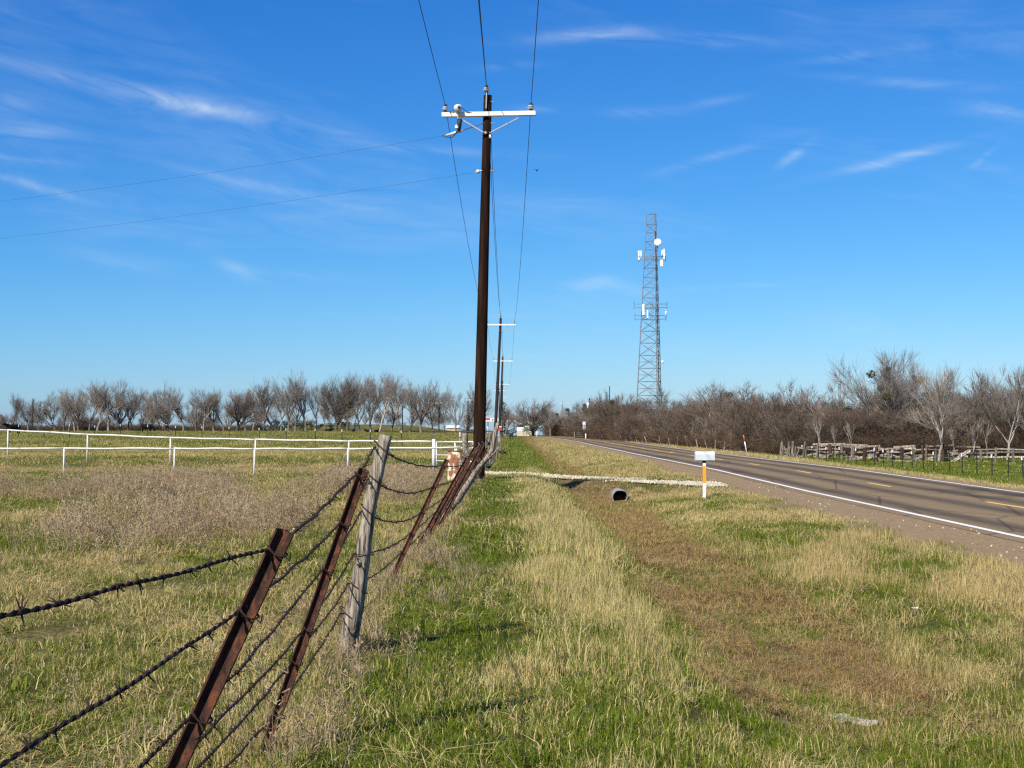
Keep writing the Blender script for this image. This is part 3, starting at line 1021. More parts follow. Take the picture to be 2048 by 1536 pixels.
# tufts at the foot of the posts and of the utility pole
tx, td = [], []
for (bx_, bd_, nn) in ((-1.12, 9.14, 14), (-1.16, 6.35, 6), (-1.18, 13.1, 10), (-1.2, 15.3, 12), (-1.0, 15.5, 14), (-.8, 14.2, 8), (-1.1, 22, 14), (-1.03, 41.8, 12), (-1.3, 38, 10), (-.6, 12, 6), (-1.7, 40.5, 8), (-1.5, 44, 10)):
    tx += list(bx_ + rng.normal(0, .22, nn)); td += list(bd_ + rng.normal(0, .25, nn))
tx, td = np.array(tx), np.array(td); ti = rng.choice([4, 7, 8, 8, 7], len(tx)); ts = rng.uniform(.5, 1.05, len(tx))
nx_ = 30
px2 = rng.normal(-1.05, .2, nx_); pd2 = rng.uniform(5.6, 10.5, nx_)
tx = np.concatenate([tx, px2]); td = np.concatenate([td, pd2]); ti = np.concatenate([ti, rng.choice([4, 5, 6, 5, 7], nx_)]); ts = np.concatenate([ts, rng.uniform(.45, .95, nx_)])
WX = np.concatenate([wx, fx, sx_, tx]); WD = np.concatenate([wd, fd, sd_, td]); WI = np.concatenate([wi, fi, si_, ti]); WS = np.concatenate([ws, fs, ss_, ts])
n = len(WX)
scatter('dry_weeds', np.stack([WX, WD, ground(WX, WD)], 1), WI, np.stack([rng.normal(0, .12, n), rng.normal(0, .12, n), rng.uniform(0, 6.28, n)], 1),
        np.stack([WS, WS, WS * rng.uniform(.8, 1.1, n)], 1), {'dry': np.where(rng.uniform(0, 1, n) < .9, .95, .5), 'brn': rng.uniform(.0, .75, n), 'var': rng.uniform(0, 1, n)},
        wcol, 'tall dry brown weeds growing in the pasture and along the fence', 'weeds')
print('weeds', n)

# loose stones on the driveway and shoulder
stcol = bpy.data.collections.new('stones')
for s in range(4):
    bm = bmesh.new(); bmesh.ops.create_icosphere(bm, subdivisions=1, radius=1)
    for v in bm.verts: v.co *= random.uniform(.7, 1.15); v.co.z *= .65
    me = bpy.data.meshes.new('stone%d' % s); bm.to_mesh(me); bm.free(); me.materials.append(M['limestone'])
    stcol.objects.link(bpy.data.objects.new('stone%d' % s, me))
n = 2600
sx = rng.uniform(-1.2, 7.8, n); sdv = drive_c(sx) + rng.normal(0, .85, n) * (1 + .4 * smooth(4, 7.5, sx))
szv = np.maximum(drive_z(sx, z_road(sdv)), ground(sx, sdv) + .0) + .015
n2 = 140
ex = rng.uniform(6.9, 9.5, n2); ed = rng.uniform(18, 55, n2)
ez = z_road(ed) + .06 - .012 * np.abs(ex - 13.05) + .01
sx, sdv, szv = np.concatenate([sx, ex]), np.concatenate([sdv, ed]), np.concatenate([szv, ez]); n += n2
sr = rng.uniform(.012, .05, n) * np.where(np.arange(n) < 2600, 1, .6)
scatter('loose_gravel', np.stack([sx, sdv, szv], 1), rng.integers(0, 4, n), rng.uniform(0, 6.28, (n, 3)), np.stack([sr, sr, sr], 1), {}, stcol,
        'loose pale stones on the driveway and road shoulder', 'gravel')


# ================================================================== roadside barbed-wire fence
def t_post_geo(mb, base, top, rot, studs=True, fl=.052, stem=.036, th=.006, below=.25):
    base = Vector(base); top = Vector(top)
    ax = (top - base).normalized()
    s = Vector((math.cos(rot), math.sin(rot), 0)); s = (s - ax * s.dot(ax)).normalized()     # stem direction
    t = ax.cross(s).normalized()
    b0 = base - ax * below
    L = (top - b0).length
    def slab(o, a, wa, b, wb):
        vs_ = []
        for z in (0, L):
            for i, j in ((-1, -1), (1, -1), (1, 1), (-1, 1)):
                vs_.append(b0 + ax * z + o + a * (wa / 2 * i) + b * (wb / 2 * j))
        mb.add(vs_, [(3, 2, 1, 0), (4, 5, 6, 7), (0, 1, 5, 4), (1, 2, 6, 5), (2, 3, 7, 6), (3, 0, 4, 7)])
    slab(Vector((0, 0, 0)), t, fl, s, th)
    slab(s * (stem / 2 + th * .5 - .0005), t, th, s, stem)
    if studs:
        n = int((top - base).length / .054)
        R = Matrix((s, t, ax)).transposed()
        for i in range(n):
            c = base + ax * (.03 + i * .054) - s * (th / 2 + .004)
            mb.box(c, (.010, .016, .022), R)
    return s, t, ax


fence = thing('barbed_wire_fence', (-1.17, 9.0, 0), 'sagging rusty barbed-wire fence with leaning steel and cedar posts', 'fence')
ROT = math.radians(-24)
posts = {}


def steel(key, base, top, studs, rot=ROT):
    mb = MB()
    s, t, ax = t_post_geo(mb, base, top, rot, studs)
    o = mb.build('t_post', M['rust'], fence)
    posts[key] = (Vector(base), Vector(top), o, s, t, ax)
    return o


g0 = lambda x, d: (x, d, gz(x, d) - .01)
steel('Z', g0(-1.17, .95), (-1.08, .95, 1.36), True)
steel('A', (-1.17, 3.6, 0), P(565, 1058, 3.6), True)
steel('B', P(523, 1507, 6.35), P(724, 936, 6.35), True)
steel('D', P(775, 1175, 13.1), P(894, 919, 13.1), True, math.radians(-50))
for key, d, tx_, ty_, bx_ in (('E', 16.4, 934, 916, -1.2), ('F', 18.3, 949, 896, -1.18), ('G', 20.6, 957, 903, -1.14), ('H', 23.4, 966, 889, -1.15), ('I', 26.2, 972, 902, -1.1), ('J', 29.5, 974, 896, -1.12), ('K', 33.0, 978, 908, -1.1)):
    steel(key, g0(bx_, d), P(tx_, ty_, d), False, math.radians(-40))


def wood_post_geo(mb, pts, rad, sides=10, rings=26, seed=0, below=.25):
    """gnarled post through pts (list), radii interpolated, uneven cross-section"""
    r = np.random.default_rng(seed)
    pts = [Vector(p) for p in pts]
    pts[0] = pts[0] - (pts[1] - pts[0]).normalized() * below
    seg = [0]
    for a, b in zip(pts, pts[1:]): seg.append(seg[-1] + (b - a).length)
    ph = r.uniform(0, 6.28, 4)
    vs_ = []; fs = []
    for i in range(rings):
        s = seg[-1] * i / (rings - 1)
        j = max(0, min(len(pts) - 2, int(np.searchsorted(seg, s, 'right') - 1)))
        f = (s - seg[j]) / (seg[j + 1] - seg[j])
        p = pts[j].lerp(pts[j + 1], f)
        ax = (pts[j + 1] - pts[j]).normalized()
        u = ax.orthogonal().normalized() if i == 0 else (u - ax * u.dot(ax)).normalized()
        w = ax.cross(u)
        R = np.interp(s / seg[-1], np.linspace(0, 1, len(rad)), rad)
        p = p + u * float(math.sin(s * 4 + ph[0]) * .08 * R) + w * float(math.sin(s * 5.3 + ph[1]) * .08 * R)
        for k in range(sides):
            a = 2 * math.pi * k / sides
            rr = R * (1 + .13 * math.sin(2 * a + ph[2] + s) + .09 * math.sin(3 * a + ph[3] - 2 * s) + r.normal(0, .045))
            if k in (3, 7, 10): rr *= .80                       # weather cracks
            vs_.append(p + u * math.cos(a) * rr + w * math.sin(a) * rr)
    for i in range(rings - 1):
        for k in range(sides):
            k2 = (k + 1) % sides
            fs.append((i * sides + k, i * sides + k2, (i + 1) * sides + k2, (i + 1) * sides + k))
    fs.append(tuple(range(sides - 1, -1, -1))); fs.append(tuple((rings - 1) * sides + k for k in range(sides)))
    mb.add(vs_, fs)


mb = MB()
cb, ct = P(688, 1312, 9.14), P(771, 870, 9.14)
cb.z = gz(cb.x, cb.y) - .01
wood_post_geo(mb, [cb, cb.lerp(ct, .35) + Vector((.012, 0, 0)), cb.lerp(ct, .7) - Vector((.01, 0, 0)), ct], [.078, .07, .06, .052, .05, .046], 12, 40, 3)
kn = cb.lerp(ct, .42) + Vector((-.01, -.06, 0)); mb.tube([kn, kn + Vector((.0, -.02, .012))], [.02, .012], 7)
kn = cb.lerp(ct, .78) + Vector((-.04, -.025, 0)); mb.tube([kn, kn + Vector((-.03, -.01, .02))], [.014, .007], 6)
cedar = mb.build('cedar_post', M['post_wood'], fence, True)
tag(cedar, 'thick grey weathered cedar post leaning toward the road')
mb = MB()
wood_post_geo(mb, [P(868, 1052, 22.4), P(915, 1000, 22.4), P(950, 945, 22.4), P(972, 918, 22.4), P(985, 900, 22.4), P(988, 875, 22.4), P(996, 846, 22.4)], [.06, .055, .055, .05, .042, .04, .034], 9, 40, 8)
kk = P(960, 932, 22.4); mb.tube([kk, P(990, 905, 22.35), P(998, 893, 22.3)], [.03, .016, .006], 6)
o = mb.build('crooked_post', M['post_wood'], fence, True)
tag(o, 'pale crooked cedar post bent over at the middle')
mb = MB()
wood_post_geo(mb, [P(856, 1070, 20.9), P(905, 985, 20.9), P(938, 925, 20.9)], [.05, .05, .04], 8, 20, 12)
mb.build('leaning_stake', M['old_wood'], fence, True)
mb = MB()
wood_post_geo(mb, [P(918, 985, 31), P(945, 935, 31), P(963, 893, 31)], [.04, .04, .03], 7, 16, 15)
mb.build('leaning_stake', M['tie_wood'], fence, True)
mb = MB()
wood_post_geo(mb, [g0(-1.33, 38.0), P(931, 915, 38), P(930, 867, 38)], [.115, .11, .10, .095], 12, 26, 21)
o = mb.build('corner_post', M['post_wood'], fence, True)
tag(o, 'stout grey corner post beside the rusty barrel')

# wires: attachment pixels at posts A-D, fractions on the others
ATT = {
    'A': [(543, 1098), (486, 1221), (393, 1428), (345, 1540), (302, 1640), (258, 1735)],
    'B': [(716, 948), (683, 1045), (650, 1137), (611, 1256), (587, 1322), (551, 1428)],
    'C': [(768, 894), (754, 957), (742, 1021), (728, 1105), (714, 1168), (700, 1226)],
    'D': [(888, 931), (869, 972), (844, 1024), (822, 1066), (804, 1104), (780, 1163)],
}
FR = [.95, .78, .62, .47, .32, .16]
order = ['Z', 'A', 'B', 'C', 'D', 'E', 'F', 'G', 'H', 'I', 'J', 'K', 'L']
prevz = [1.21, .81, .47, .34, .22, .12]


def post_point(key, w):
    if key == 'Z':
        return Vector((-1.12, .95, prevz[w]))
    if key in ATT:
        d = {'A': 3.6, 'B': 6.35, 'C': 9.14, 'D': 13.1}[key]
        p = P(*ATT[key][w], d)
        if key != 'C':
            p = p - posts[key][3] * 0 - Vector((.0, .0, 0))
        return p
    if key == 'L':
        return Vector((-1.33, 37.88, .2 + 1.15 * FR[w]))
    b, t = posts[key][0], posts[key][1]
    p = b.lerp(t, FR[w] if FR[w] < .9 else .93)
    return p


def surface_shift(key, p):
    """wire runs on the pasture side of a steel post"""
    if key in posts and key != 'Z':
        return p - posts[key][3] * .006
    if key == 'C':
        return p + Vector((-.062, 0, .0))
    return p


wr = random.Random(5)
barbs = []
for w in range(6):
    mb = MB()
    pts3 = [surface_shift(k_, post_point(k_, w)) for k_ in order]
    fine_pts = []
    for i in range(len(pts3) - 1):
        a, b = pts3[i], pts3[i + 1]
        L = (b - a).length
        near = (a.y + b.y) / 2 < 12
        nseg = max(8, int(L / (.012 if near else .12)))
        sag = (.035 + .02 * wr.random()) * L * (.30 if near else .25) * (1.3 if order[i] == 'C' else .4)
        kx = wr.uniform(-1, 1) * .006
        for j in range(nseg):
            t = j / nseg
            p = a.lerp(b, t) + Vector((kx * math.sin(math.pi * 2 * t), 0, -4 * sag * t * (1 - t)))
            p += Vector((.0018 * math.sin(L * t * 9 + w), 0, .0022 * math.sin(L * t * 11 + 2 * w)))
            fine_pts.append((p, near))
    # two twisted strands near, one rope farther away
    nearp = [p for p, nr in fine_pts if nr and p.y < 11.8]
    farp = [p for p, nr in fine_pts if not (nr and p.y < 11.8)]
    for sgn in (0, math.pi):
        hel = []; ln = 0; prev = None
        for p in nearp:
            if prev is not None: ln += (p - prev).length
            prev = p
            a = ln / .075 * 2 * math.pi + sgn
            hel.append(p + Vector((math.cos(a) * .003, 0, math.sin(a) * .003)))
        mb.tube(hel, .0030, 4, cap=False)
    if farp:
        mb.tube([nearp[-1]] + farp, .0050, 4, cap=False)
    mb.build('barbed_wire', M['wire'], fence)
    # barbs
    bb = MB(); acc = 0; prev = None; nxt = .05
    for p in nearp + farp:
        if prev is not None:
            acc += (p - prev).length
            if acc > nxt:
                nxt = acc + wr.uniform(.09, .14) * (1 if p.y < 14 else 1.6)
                dirw = (p - prev).normalized()
                for q in range(4):
                    ang = wr.uniform(0, 6.28)
                    u = dirw.orthogonal().normalized(); v = dirw.cross(u)
                    dd_ = (u * math.cos(ang) + v * math.sin(ang) + dirw * wr.uniform(-.6, .6)).normalized()
                    bb.tube([p - dd_ * .004, p + dd_ * wr.uniform(.018, .030)], [.0026, .0010], 4)
                bb.tube([p - dirw * .008, p + dirw * .008], .0062, 5)
        prev = p
    bo = bb.build('barb_row', M['wire'], fence); bo['kind'] = 'stuff'

# wire ties on steel posts A, B, D and wraps on the cedar post
for key in ('A', 'B', 'D'):
    s, t, ax = posts[key][3:6]; ob = posts[key][2]
    for w in range(6):
        c = post_point(key, w)
        mb = MB(); loop = []
        for k_ in range(13):
            a = 2 * math.pi * k_ / 12
            loop.append(c + s * (.018 + math.cos(a) * .030) + t * (math.sin(a) * .026) + ax * (.006 * math.sin(2 * a)))
        mb.tube(loop, .0028, 5, cap=False)
        e = c + s * .045; mb.tube([e, e + Vector((.015, -.01, -.012)), e + Vector((.02, -.012, .01))], .0022, 4)
        mb.build('wire_tie', M['wire'], ob)
for w in range(6):
    c = P(*ATT['C'][w], 9.14); mb = MB(); loop = []
    for k_ in range(15):
        a = 2 * math.pi * k_ / 14
        loop.append(c + Vector((math.cos(a) * .068, math.sin(a) * .072, -.055 * math.cos(a) * (1 if w != 3 else .1) - .01)))
    mb.tube(loop, .003, 5, cap=False)
    mb.build('wire_wrap', M['wire'], cedar)

# fence beyond the driveway: weathered wooden posts
f2 = thing('wooden_post_fence', (-1.25, 54, gz(-1.25, 54)), 'row of grey wooden posts with loose wire past the driveway', 'fence')
p2 = []
for i, (px, ty, d, w_) in enumerate(((963, 885, 52, .05), (969, 871, 54.5, .075), (974, 878, 57.5, .055), (979, 866, 60, .08), (984, 872, 66, .06), (988, 868, 74, .07), (993, 868, 86, .07), (999, 867, 100, .07))):
    b = g0((px - 1024) / FPX * d, d); t = P(px + 2 + i % 3, ty, d)
    mb = MB(); wood_post_geo(mb, [b, Vector(b).lerp(t, .5) + Vector((.02, 0, 0)), t], [w_ * 1.1, w_, w_ * .85], 8, 14, 40 + i)
    mb.build('wooden_post', M['old_wood'], f2, True); p2.append((Vector(b), t))
for f in (.9, .6, .3):
    mb = MB(); pts = []
    for (b, t), (b2, t2) in zip(p2, p2[1:]):
        for j in range(8):
            u = j / 8; pts.append(b.lerp(t, f).lerp(b2.lerp(t2, f), u) - Vector((0, 0, .25 * u * (1 - u))))
    mb.tube(pts, .008, 4, cap=False); mb.build('wire', M['wire'], f2)

# ================================================================== utility poles
def insulator(parent, c, s=1.0):
    c = Vector(c)
    mb = MB(); mb.lathe([(.012 * s, -.10 * s), (.012 * s, .0)], c, 8); pin = mb
    mb.lathe([(.045 * s, 0), (.055 * s, .01 * s), (.075 * s, .03 * s), (.105 * s, .045 * s), (.108 * s, .055 * s), (.06 * s, .065 * s), (.06 * s, .085 * s), (.085 * s, .10 * s), (.088 * s, .112 * s), (.05 * s, .125 * s)], c, 14)
    o = mb.build('insulator', M['porcelain'], parent, True)
    mb = MB(); mb.lathe([(.048 * s, .12 * s), (.062 * s, .135 * s), (.062 * s, .15 * s), (.035 * s, .165 * s), (.05 * s, .18 * s), (.03 * s, .2 * s)], c, 12)
    mb.build('cap', M['dark_cap'], o, True)
    mb = MB(); mb.lathe([(.03 * s, .066 * s), (.066 * s, .068 * s), (.066 * s, .084 * s), (.03 * s, .086 * s)], c, 12); mb.build('groove', M['dark_cap'], o)
    mb = MB(); mb.lathe([(.02 * s, -.06 * s), (.05 * s, -.03 * s), (.06 * s, .004 * s), (.03 * s, .006 * s)], c, 12); mb.build('foot', M['dark_cap'], o)
    return o


def shaft_geo(mb, b, t, r0, r1, sides=14):
    b, t = Vector(b), Vector(t)
    mb.tube([b - (t - b).normalized() * .6, b] + [b.lerp(t, i / 10) for i in range(1, 11)], [r0] + [r0 + (r1 - r0) * i / 10 for i in range(11)], sides)


b1 = Vector((-1.03, 41.8, gz(-1.03, 41.8) - .02)); t1 = P(975.5, 191, 41.8)
pole1 = thing('utility_pole', b1, 'tall dark brown utility pole with white crossarm by the gravel driveway', 'utility pole')
mb = MB(); shaft_geo(mb, b1, t1, .195, .125, 18)
shaft = mb.build('pole_shaft', M['pole_wood'], pole1, True)
al, ar = P(883.5, 230, 41.66), P(1071, 226.5, 41.66)
mb = MB(); mb.bar(al, ar, .175, .13, 0); mb.build('crossarm', M['arm_white'], pole1)
pj = P(966, 263, 41.66); mb = MB()
mb.bar(P(921, 238, 41.58), P(967, 265, 41.58), .07, .035); mb.build('brace', M['galv'], pole1)
mb = MB(); mb.bar(P(1037, 236, 41.58), P(979, 266, 41.58), .07, .035); mb.build('brace', M['galv'], pole1)
mb = MB(); mb.bar(P(972, 217, 41.6), P(973, 185, 41.6), .06, .03); mb.build('ridge_pin', M['galv'], pole1)
INS = {}
for nm, (x, y) in (('l', (891, 222)), ('m', (973, 184)), ('r', (1062, 219))):
    c = P(x, y, 41.66); insulator(pole1, c, 1.05); INS[nm] = c + Vector((0, 0, .17))
for (x, y) in ((972, 225), (971, 265)):
    mb = MB(); mb.box(P(x, y, 41.6), (.07, .03, .07), Matrix.Rotation(.78, 3, 'Y')); mb.build('bolt_plate', M['galv'], pole1)
for (x, y) in ((969, 203), (983, 203), (985, 246), (968, 246), (967, 274), (984, 341), (968, 341)):
    mb = MB(); p = P(x, y, 41.66); mb.tube([P(975, y, 41.8), p + Vector(((-.08 if x < 975 else .08), 0, 0))], .012, 6); mb.build('bolt', M['galv'], pole1)
# lightning arrester / fused cutout hanging on the left of the crossarm
cut = MB(); cx = P(916, 222, 41.5)
cut.lathe([(.03, -.02), (.07, .0), (.12, .06), (.135, .12), (.11, .19), (.05, .22)], cx - Vector((0, 0, .02)), 12)
co = cut.build('cutout', M['porcelain'], pole1, True)
mb = MB(); mb.lathe([(.02, -.02), (.05, -.01), (.05, .02), (.02, .03)], cx + Vector((.035, -.115, .09)), 10, Matrix.Rotation(1.5, 3, 'X')); mb.build('terminal', M['dark_cap'], co)
mb = MB(); mb.tube([P(919, 238, 41.5), P(919, 247, 41.5), P(918, 262, 41.5)], [.085, .07, .05], 10); mb.build('fuse_tube', M['dark_cap'], co, True)
mb = MB(); mb.lathe([(.05, 0), (.07, .02), (.07, .05), (.055, .07), (.07, .09), (.05, .12)], P(914, 258, 41.5), 10); mb.build('arrester', M['porcelain'], co, True)
mb = MB(); mb.bar(P(916, 222, 41.55), P(915, 250, 41.55), .03, .03); mb.build('bracket', M['galv'], co)
# dead-end strain insulators of the tap line
mb = MB(); mb.tube([P(966, 247, 41.8), P(953, 252, 41.9), P(921, 262, 42.2)], [.012, .018, .018], 6); mb.tube([P(921, 262, 42.2), P(893, 271, 42.6)], [.05, .04], 8)
mb.build('strain_insulator', M['porcelain'], pole1, True)
mb = MB(); mb.tube([P(966, 340, 41.8), P(950, 345, 42.0)], [.02, .02], 6); mb.lathe([(.02, -.05), (.06, -.04), (.065, .04), (.02, .05)], P(956, 343, 41.9), 10, Matrix.Rotation(1.4, 3, 'Y'))
mb.build('strain_insulator', M['porcelain'], pole1, True)
mb = MB(); mb.tube([P(885, 271, 42.7), P(895, 275, 42.5), P(904, 275, 42.3), P(911, 268, 42.0), P(914, 262, 41.6)], .014, 6, cap=False); mb.build('jumper', M['conductor'], pole1)
mb = MB(); mb.tube([P(892, 222, 41.6), P(902, 224, 41.55), P(914, 217, 41.5), P(924, 216, 41.5), P(935, 224, 41.55), P(950, 227, 41.6), P(968, 228, 41.62)], .010, 5, cap=False); mb.build('jumper', M['conductor'], pole1)
mb = MB(); mb.lathe([(.03, -.06), (.05, -.04), (.05, .04), (.03, .06)], P(981, 273, 41.7), 8); mb.build('spool', M['porcelain'], pole1, True)

# following poles
FOL = [(132, 1001.5, 636, 649.5, .18), (197, 1005.5, 713, 722, .17), (280, 1005, 762, 768.5, .17), (340, 998.5, 777, 781.5, .17), (400, 1001, 791, 794, .17)]
arms = [(al, ar, INS['l'], INS['m'], INS['r'], P(982, 272, 41.8))]
LB = ['dark utility pole with white crossarm standing next in line along the fence', 'dark utility pole third in the roadside line, seen behind the second',
      'far utility pole fourth in the roadside line', 'far utility pole fifth in the roadside line, near the crest', 'farthest utility pole of the roadside line, past the crest']
for i, (d, x, yt, ya, r) in enumerate(FOL):
    t = P(x, yt, d); bx = t.x - (.6 if i == 0 else .5 if i == 1 else .1)
    zb = gz(bx, d) - .05
    pl = thing('utility_pole', (bx, d, zb), LB[i], 'utility pole')
    mb = MB(); shaft_geo(mb, (bx, d, zb), t, r, .12, 12); mb.build('pole_shaft', M['pole_dark'], pl, True)
    px = FPX / d; ac = P(x, ya, d - .2)
    a_, b_ = ac - Vector((1.43, 0, 0)), ac + Vector((1.43, 0, 0))
    mb = MB(); mb.bar(a_, b_, .17, .13); mb.build('crossarm', M['arm_white'], pl)
    if i < 3:
        for sg in (-1, 1):
            mb = MB(); mb.bar(ac + Vector((.85 * sg, -.05, -.1)), ac + Vector((.1 * sg, -.05, -.62)), .06, .03); mb.build('brace', M['galv'], pl)
    tops = []
    for off in (-1.32, 0, 1.32):
        c = (t + Vector((0, -.1, .12))) if off == 0 else ac + Vector((off, 0, .17))
        if i < 3: insulator(pl, c, 1.0)
        tops.append(c + Vector((0, 0, .17)))
    arms.append((a_, b_, tops[0], tops[1], tops[2], t + Vector((.14, 0, -1.35))))


def span(a, b, sag, n=24):
    return [Vector(a).lerp(Vector(b), i / n) - Vector((0, 0, 4 * sag * (i / n) * (1 - i / n))) for i in range(n + 1)]


WLB = {2: 'left outer overhead wire strung between the crossarms', 3: 'middle overhead wire strung over the pole tops', 4: 'right outer overhead wire strung between the crossarms',
       5: 'neutral overhead wire fixed low on the right side of the poles'}
behind = {2: Vector((-2.15, -42, 11.3)), 3: Vector((-.85, -42, 11.9)), 4: Vector((.6, -42, 11.3)), 5: Vector((-.62, -42, 10.3))}
for k_ in (2, 3, 4, 5):
    pts = span(behind[k_], arms[0][k_], .95, 40)
    for i in range(len(arms) - 1):
        L = (arms[i + 1][k_] - arms[i][k_]).length
        pts += span(arms[i][k_], arms[i + 1][k_], 1.25 * (L / 90) ** 2, 30)[1:]
    mb = MB(); mb.tube(pts, 0.0105 if k_ != 5 else .009, 5, cap=True)
    o = mb.build('overhead_wire', M['conductor'], None, True, at=arms[0][k_])
    tag(o, WLB[k_], 'wire')
e1, e2 = P(893, 271, 42.6), P(950, 345, 42.0)
far1, far2 = Vector((-64.5, 76, 10.0)), Vector((-64.5, 76, 8.0))
far1.z = P(-1300, 480, 76).z; far2.z = P(-1300, 545, 76).z
mb = MB(); mb.tube(span(e1, far1, 1.1, 30), .0038, 4); tag(mb.build('overhead_wire', M['conductor'], None, True, at=e1), 'thin upper tap wire running left over the pasture', 'wire')
mb = MB(); mb.tube(span(e2, far2, 1.1, 30), .0034, 4); tag(mb.build('overhead_wire', M['conductor'], None, True, at=e2), 'thin lower tap wire running left over the pasture', 'wire')

# distant poles among the trees
def far_pole(x, yt, d, label, trans=False, arm=False, mt='pole_dark', r=.12):
    t = P(x, yt, d); zb = gz(t.x, d) - .1
    pl = thing('utility_pole', (t.x, d, zb), label, 'utility pole')
    mb = MB(); shaft_geo(mb, (t.x, d, zb), t, r, r * .75, 8); mb.build('pole_shaft', M[mt], pl, True)
    if arm:
        mb = MB(); mb.bar(t + Vector((-.75, -.15, -.3)), t + Vector((.75, -.15, -.3)), .10, .1); mb.build('crossarm', M['arm_white'], pl)
    if trans:
        c = P(x - 2.5, 812, d - .4)
        mb = MB(); mb.lathe([(.05, -.62), (.26, -.58), (.28, .5), (.24, .58), (.1, .62)], c, 12); mb.build('transformer', M['white_paint'], pl, True)
        mb = MB(); mb.tube([c + Vector((0, 0, .6)), c + Vector((0, 0, 1.0))], [.05, .03], 6); mb.build('bushing', M['porcelain'], pl)


far_pole(66, 797, 255, 'slim bare pole among the leafless trees at the far left pasture edge')
far_pole(608, 800, 262, 'slim bare pole half hidden left of the big dark tree')
far_pole(805, 811, 262, 'short dark pole among trees behind the pasture bank')
far_pole(878, 803, 268, 'distant pole with a white crossarm among trees beyond the bank', arm=True)
far_pole(936, 797, 268, 'distant pole with a white crossarm beside the roadside pole', arm=True)
far_pole(1124, 803, 285, 'pale steel pole rising out of the trees at the bend', mt='galv', r=.18)
far_pole(1178.5, 796, 250, 'dark pole with white transformer can by the thicket', trans=True)
far_pole(1219, 772, 300, 'slim dark pole above the thicket left of the tower')

# ================================================================== lattice tower
TD = 320.0
tb = P(1300, 875, TD); tw = thing('radio_tower', (tb.x, TD, gz(tb.x, TD)), 'tall grey three-legged lattice radio tower with white dish and antennas', 'tower')
zb0, zt0 = gz(tb.x, TD) - .2, P(1304, 428, TD).z


def leg_at(k, z):
    f = (z - zb0) / (zt0 - zb0)
    cxp = (1298.5 + (1304.5 - 1298.5) * f); w = 57 + (19 - 57) * f
    offx = (-.5, .24, .5)[k]; offy = (.1, -.5, .42)[k]
    s = w * TD / FPX
    return Vector((P(cxp, 800, TD).x + offx * s, TD + offy * s, z))


lv = [zb0]
h = 3.6
while lv[-1] < zt0 - 1.0:
    lv.append(min(zt0, lv[-1] + h)); h = max(2.0, h * .965)
lv[-1] = zt0
for k in range(3):
    mb = MB(); mb.tube([leg_at(k, z) for z in lv], [.13 - .06 * i / len(lv) for i in range(len(lv))], 8); mb.build('leg', M['tower'], tw)
for i in range(len(lv) - 1):
    mb = MB(); z0, z1 = lv[i], lv[i + 1]
    for a, b in ((0, 1), (1, 2), (2, 0)):
        r = .05
        mb.tube([leg_at(a, z1), leg_at(b, z1)], r, 5)
        if i < len(lv) - 6:
            mb.tube([leg_at(a, z0), leg_at(b, z1)], r, 5); mb.tube([leg_at(b, z0), leg_at(a, z1)], r, 5)
        else:
            mb.tube([leg_at(a, z0), leg_at(b, z1)] if i % 2 == 0 else [leg_at(b, z0), leg_at(a, z1)], r, 5)
            zm = (z0 + z1) / 2
        if i < 6:
            zm = (z0 + z1) / 2; mb.tube([leg_at(a, zm), leg_at(b, zm)], .035, 5)
    mb.build('bracing', M['tower'], tw)
mb = MB()
fz = [zb0 + (zt0 - 4 - zb0) * i / 20 for i in range(21)]
mb.tube([(leg_at(1, z) + leg_at(2, z)) / 2 for z in fz], .10, 6); mb.build('feed_cable', M['dark_cap'], tw)


def antenna(x, y, hpx, wpx, d, rot=0, name='panel_antenna'):
    c = P(x, y, d); s = d / FPX
    mb = MB(); mb.box(c, (wpx * s, .18, hpx * s), Matrix.Rotation(rot, 3, 'Z')); mb.build(name, M['white_paint'], tw)
    mb = MB(); mb.tube([c + Vector((0, .2, -hpx * s * .6)), c + Vector((0, .2, hpx * s * .6))], .06, 6); mb.build('mount_pipe', M['tower'], tw)


for (x, y, hh, ww, d) in ((1277.5, 511, 20, 3.2, 319), (1282, 508, 14, 2.6, 321), (1328, 508, 21, 3.2, 318), (1324, 507, 14, 2.6, 320.5), (1323, 526, 13, 5.5, 317.5), (1330.5, 513, 9, 2.5, 321),
                          (1286.5, 619, 22, 4.6, 317), (1331.5, 626, 21, 2.6, 318.5), (1295, 628, 15, 2.6, 316.8)):
    antenna(x, y, hh, ww, d)
for (y, x0, x1, x2) in ((516, 1276, 1331, 1306), (611, 1268, 1334, 1305), (634, 1270, 1332, 1304)):
    mb = MB(); c = [P(x0, y, 319), P(x1, y, 318.2), P(x2, y, 316.4)]
    for a, b in ((0, 1), (1, 2), (2, 0)):
        for dz in (-.5, .35): mb.tube([c[a] + Vector((0, 0, dz)), c[b] + Vector((0, 0, dz))], .06, 5)
    for q in c: mb.tube([q + Vector((0, 0, -.9)), q + Vector((0, 0, .9))], .07, 5)
    for f in (.25, .5, .75):
        q = c[0].lerp(c[1], f); mb.tube([q + Vector((0, 0, -.8)), q + Vector((0, 0, .6))], .06, 5)
    mb.build('antenna_platform', M['tower'], tw)
c = P(1316, 485, 317.5); mb = MB()
mb.lathe([(.02, -.3), (.5, -.22), (.88, .0), (.90, .08), (.80, .2), (.45, .30), (.05, .33)], c, 20, Matrix.Rotation(math.radians(90 - 4), 3, 'X'))
mb.build('dish', M['white_paint'], tw, True)
mb = MB(); mb.tube([P(1315, 486, 318), P(1315, 503, 318)], .14, 6); mb.build('dish_mount', M['tower'], tw)
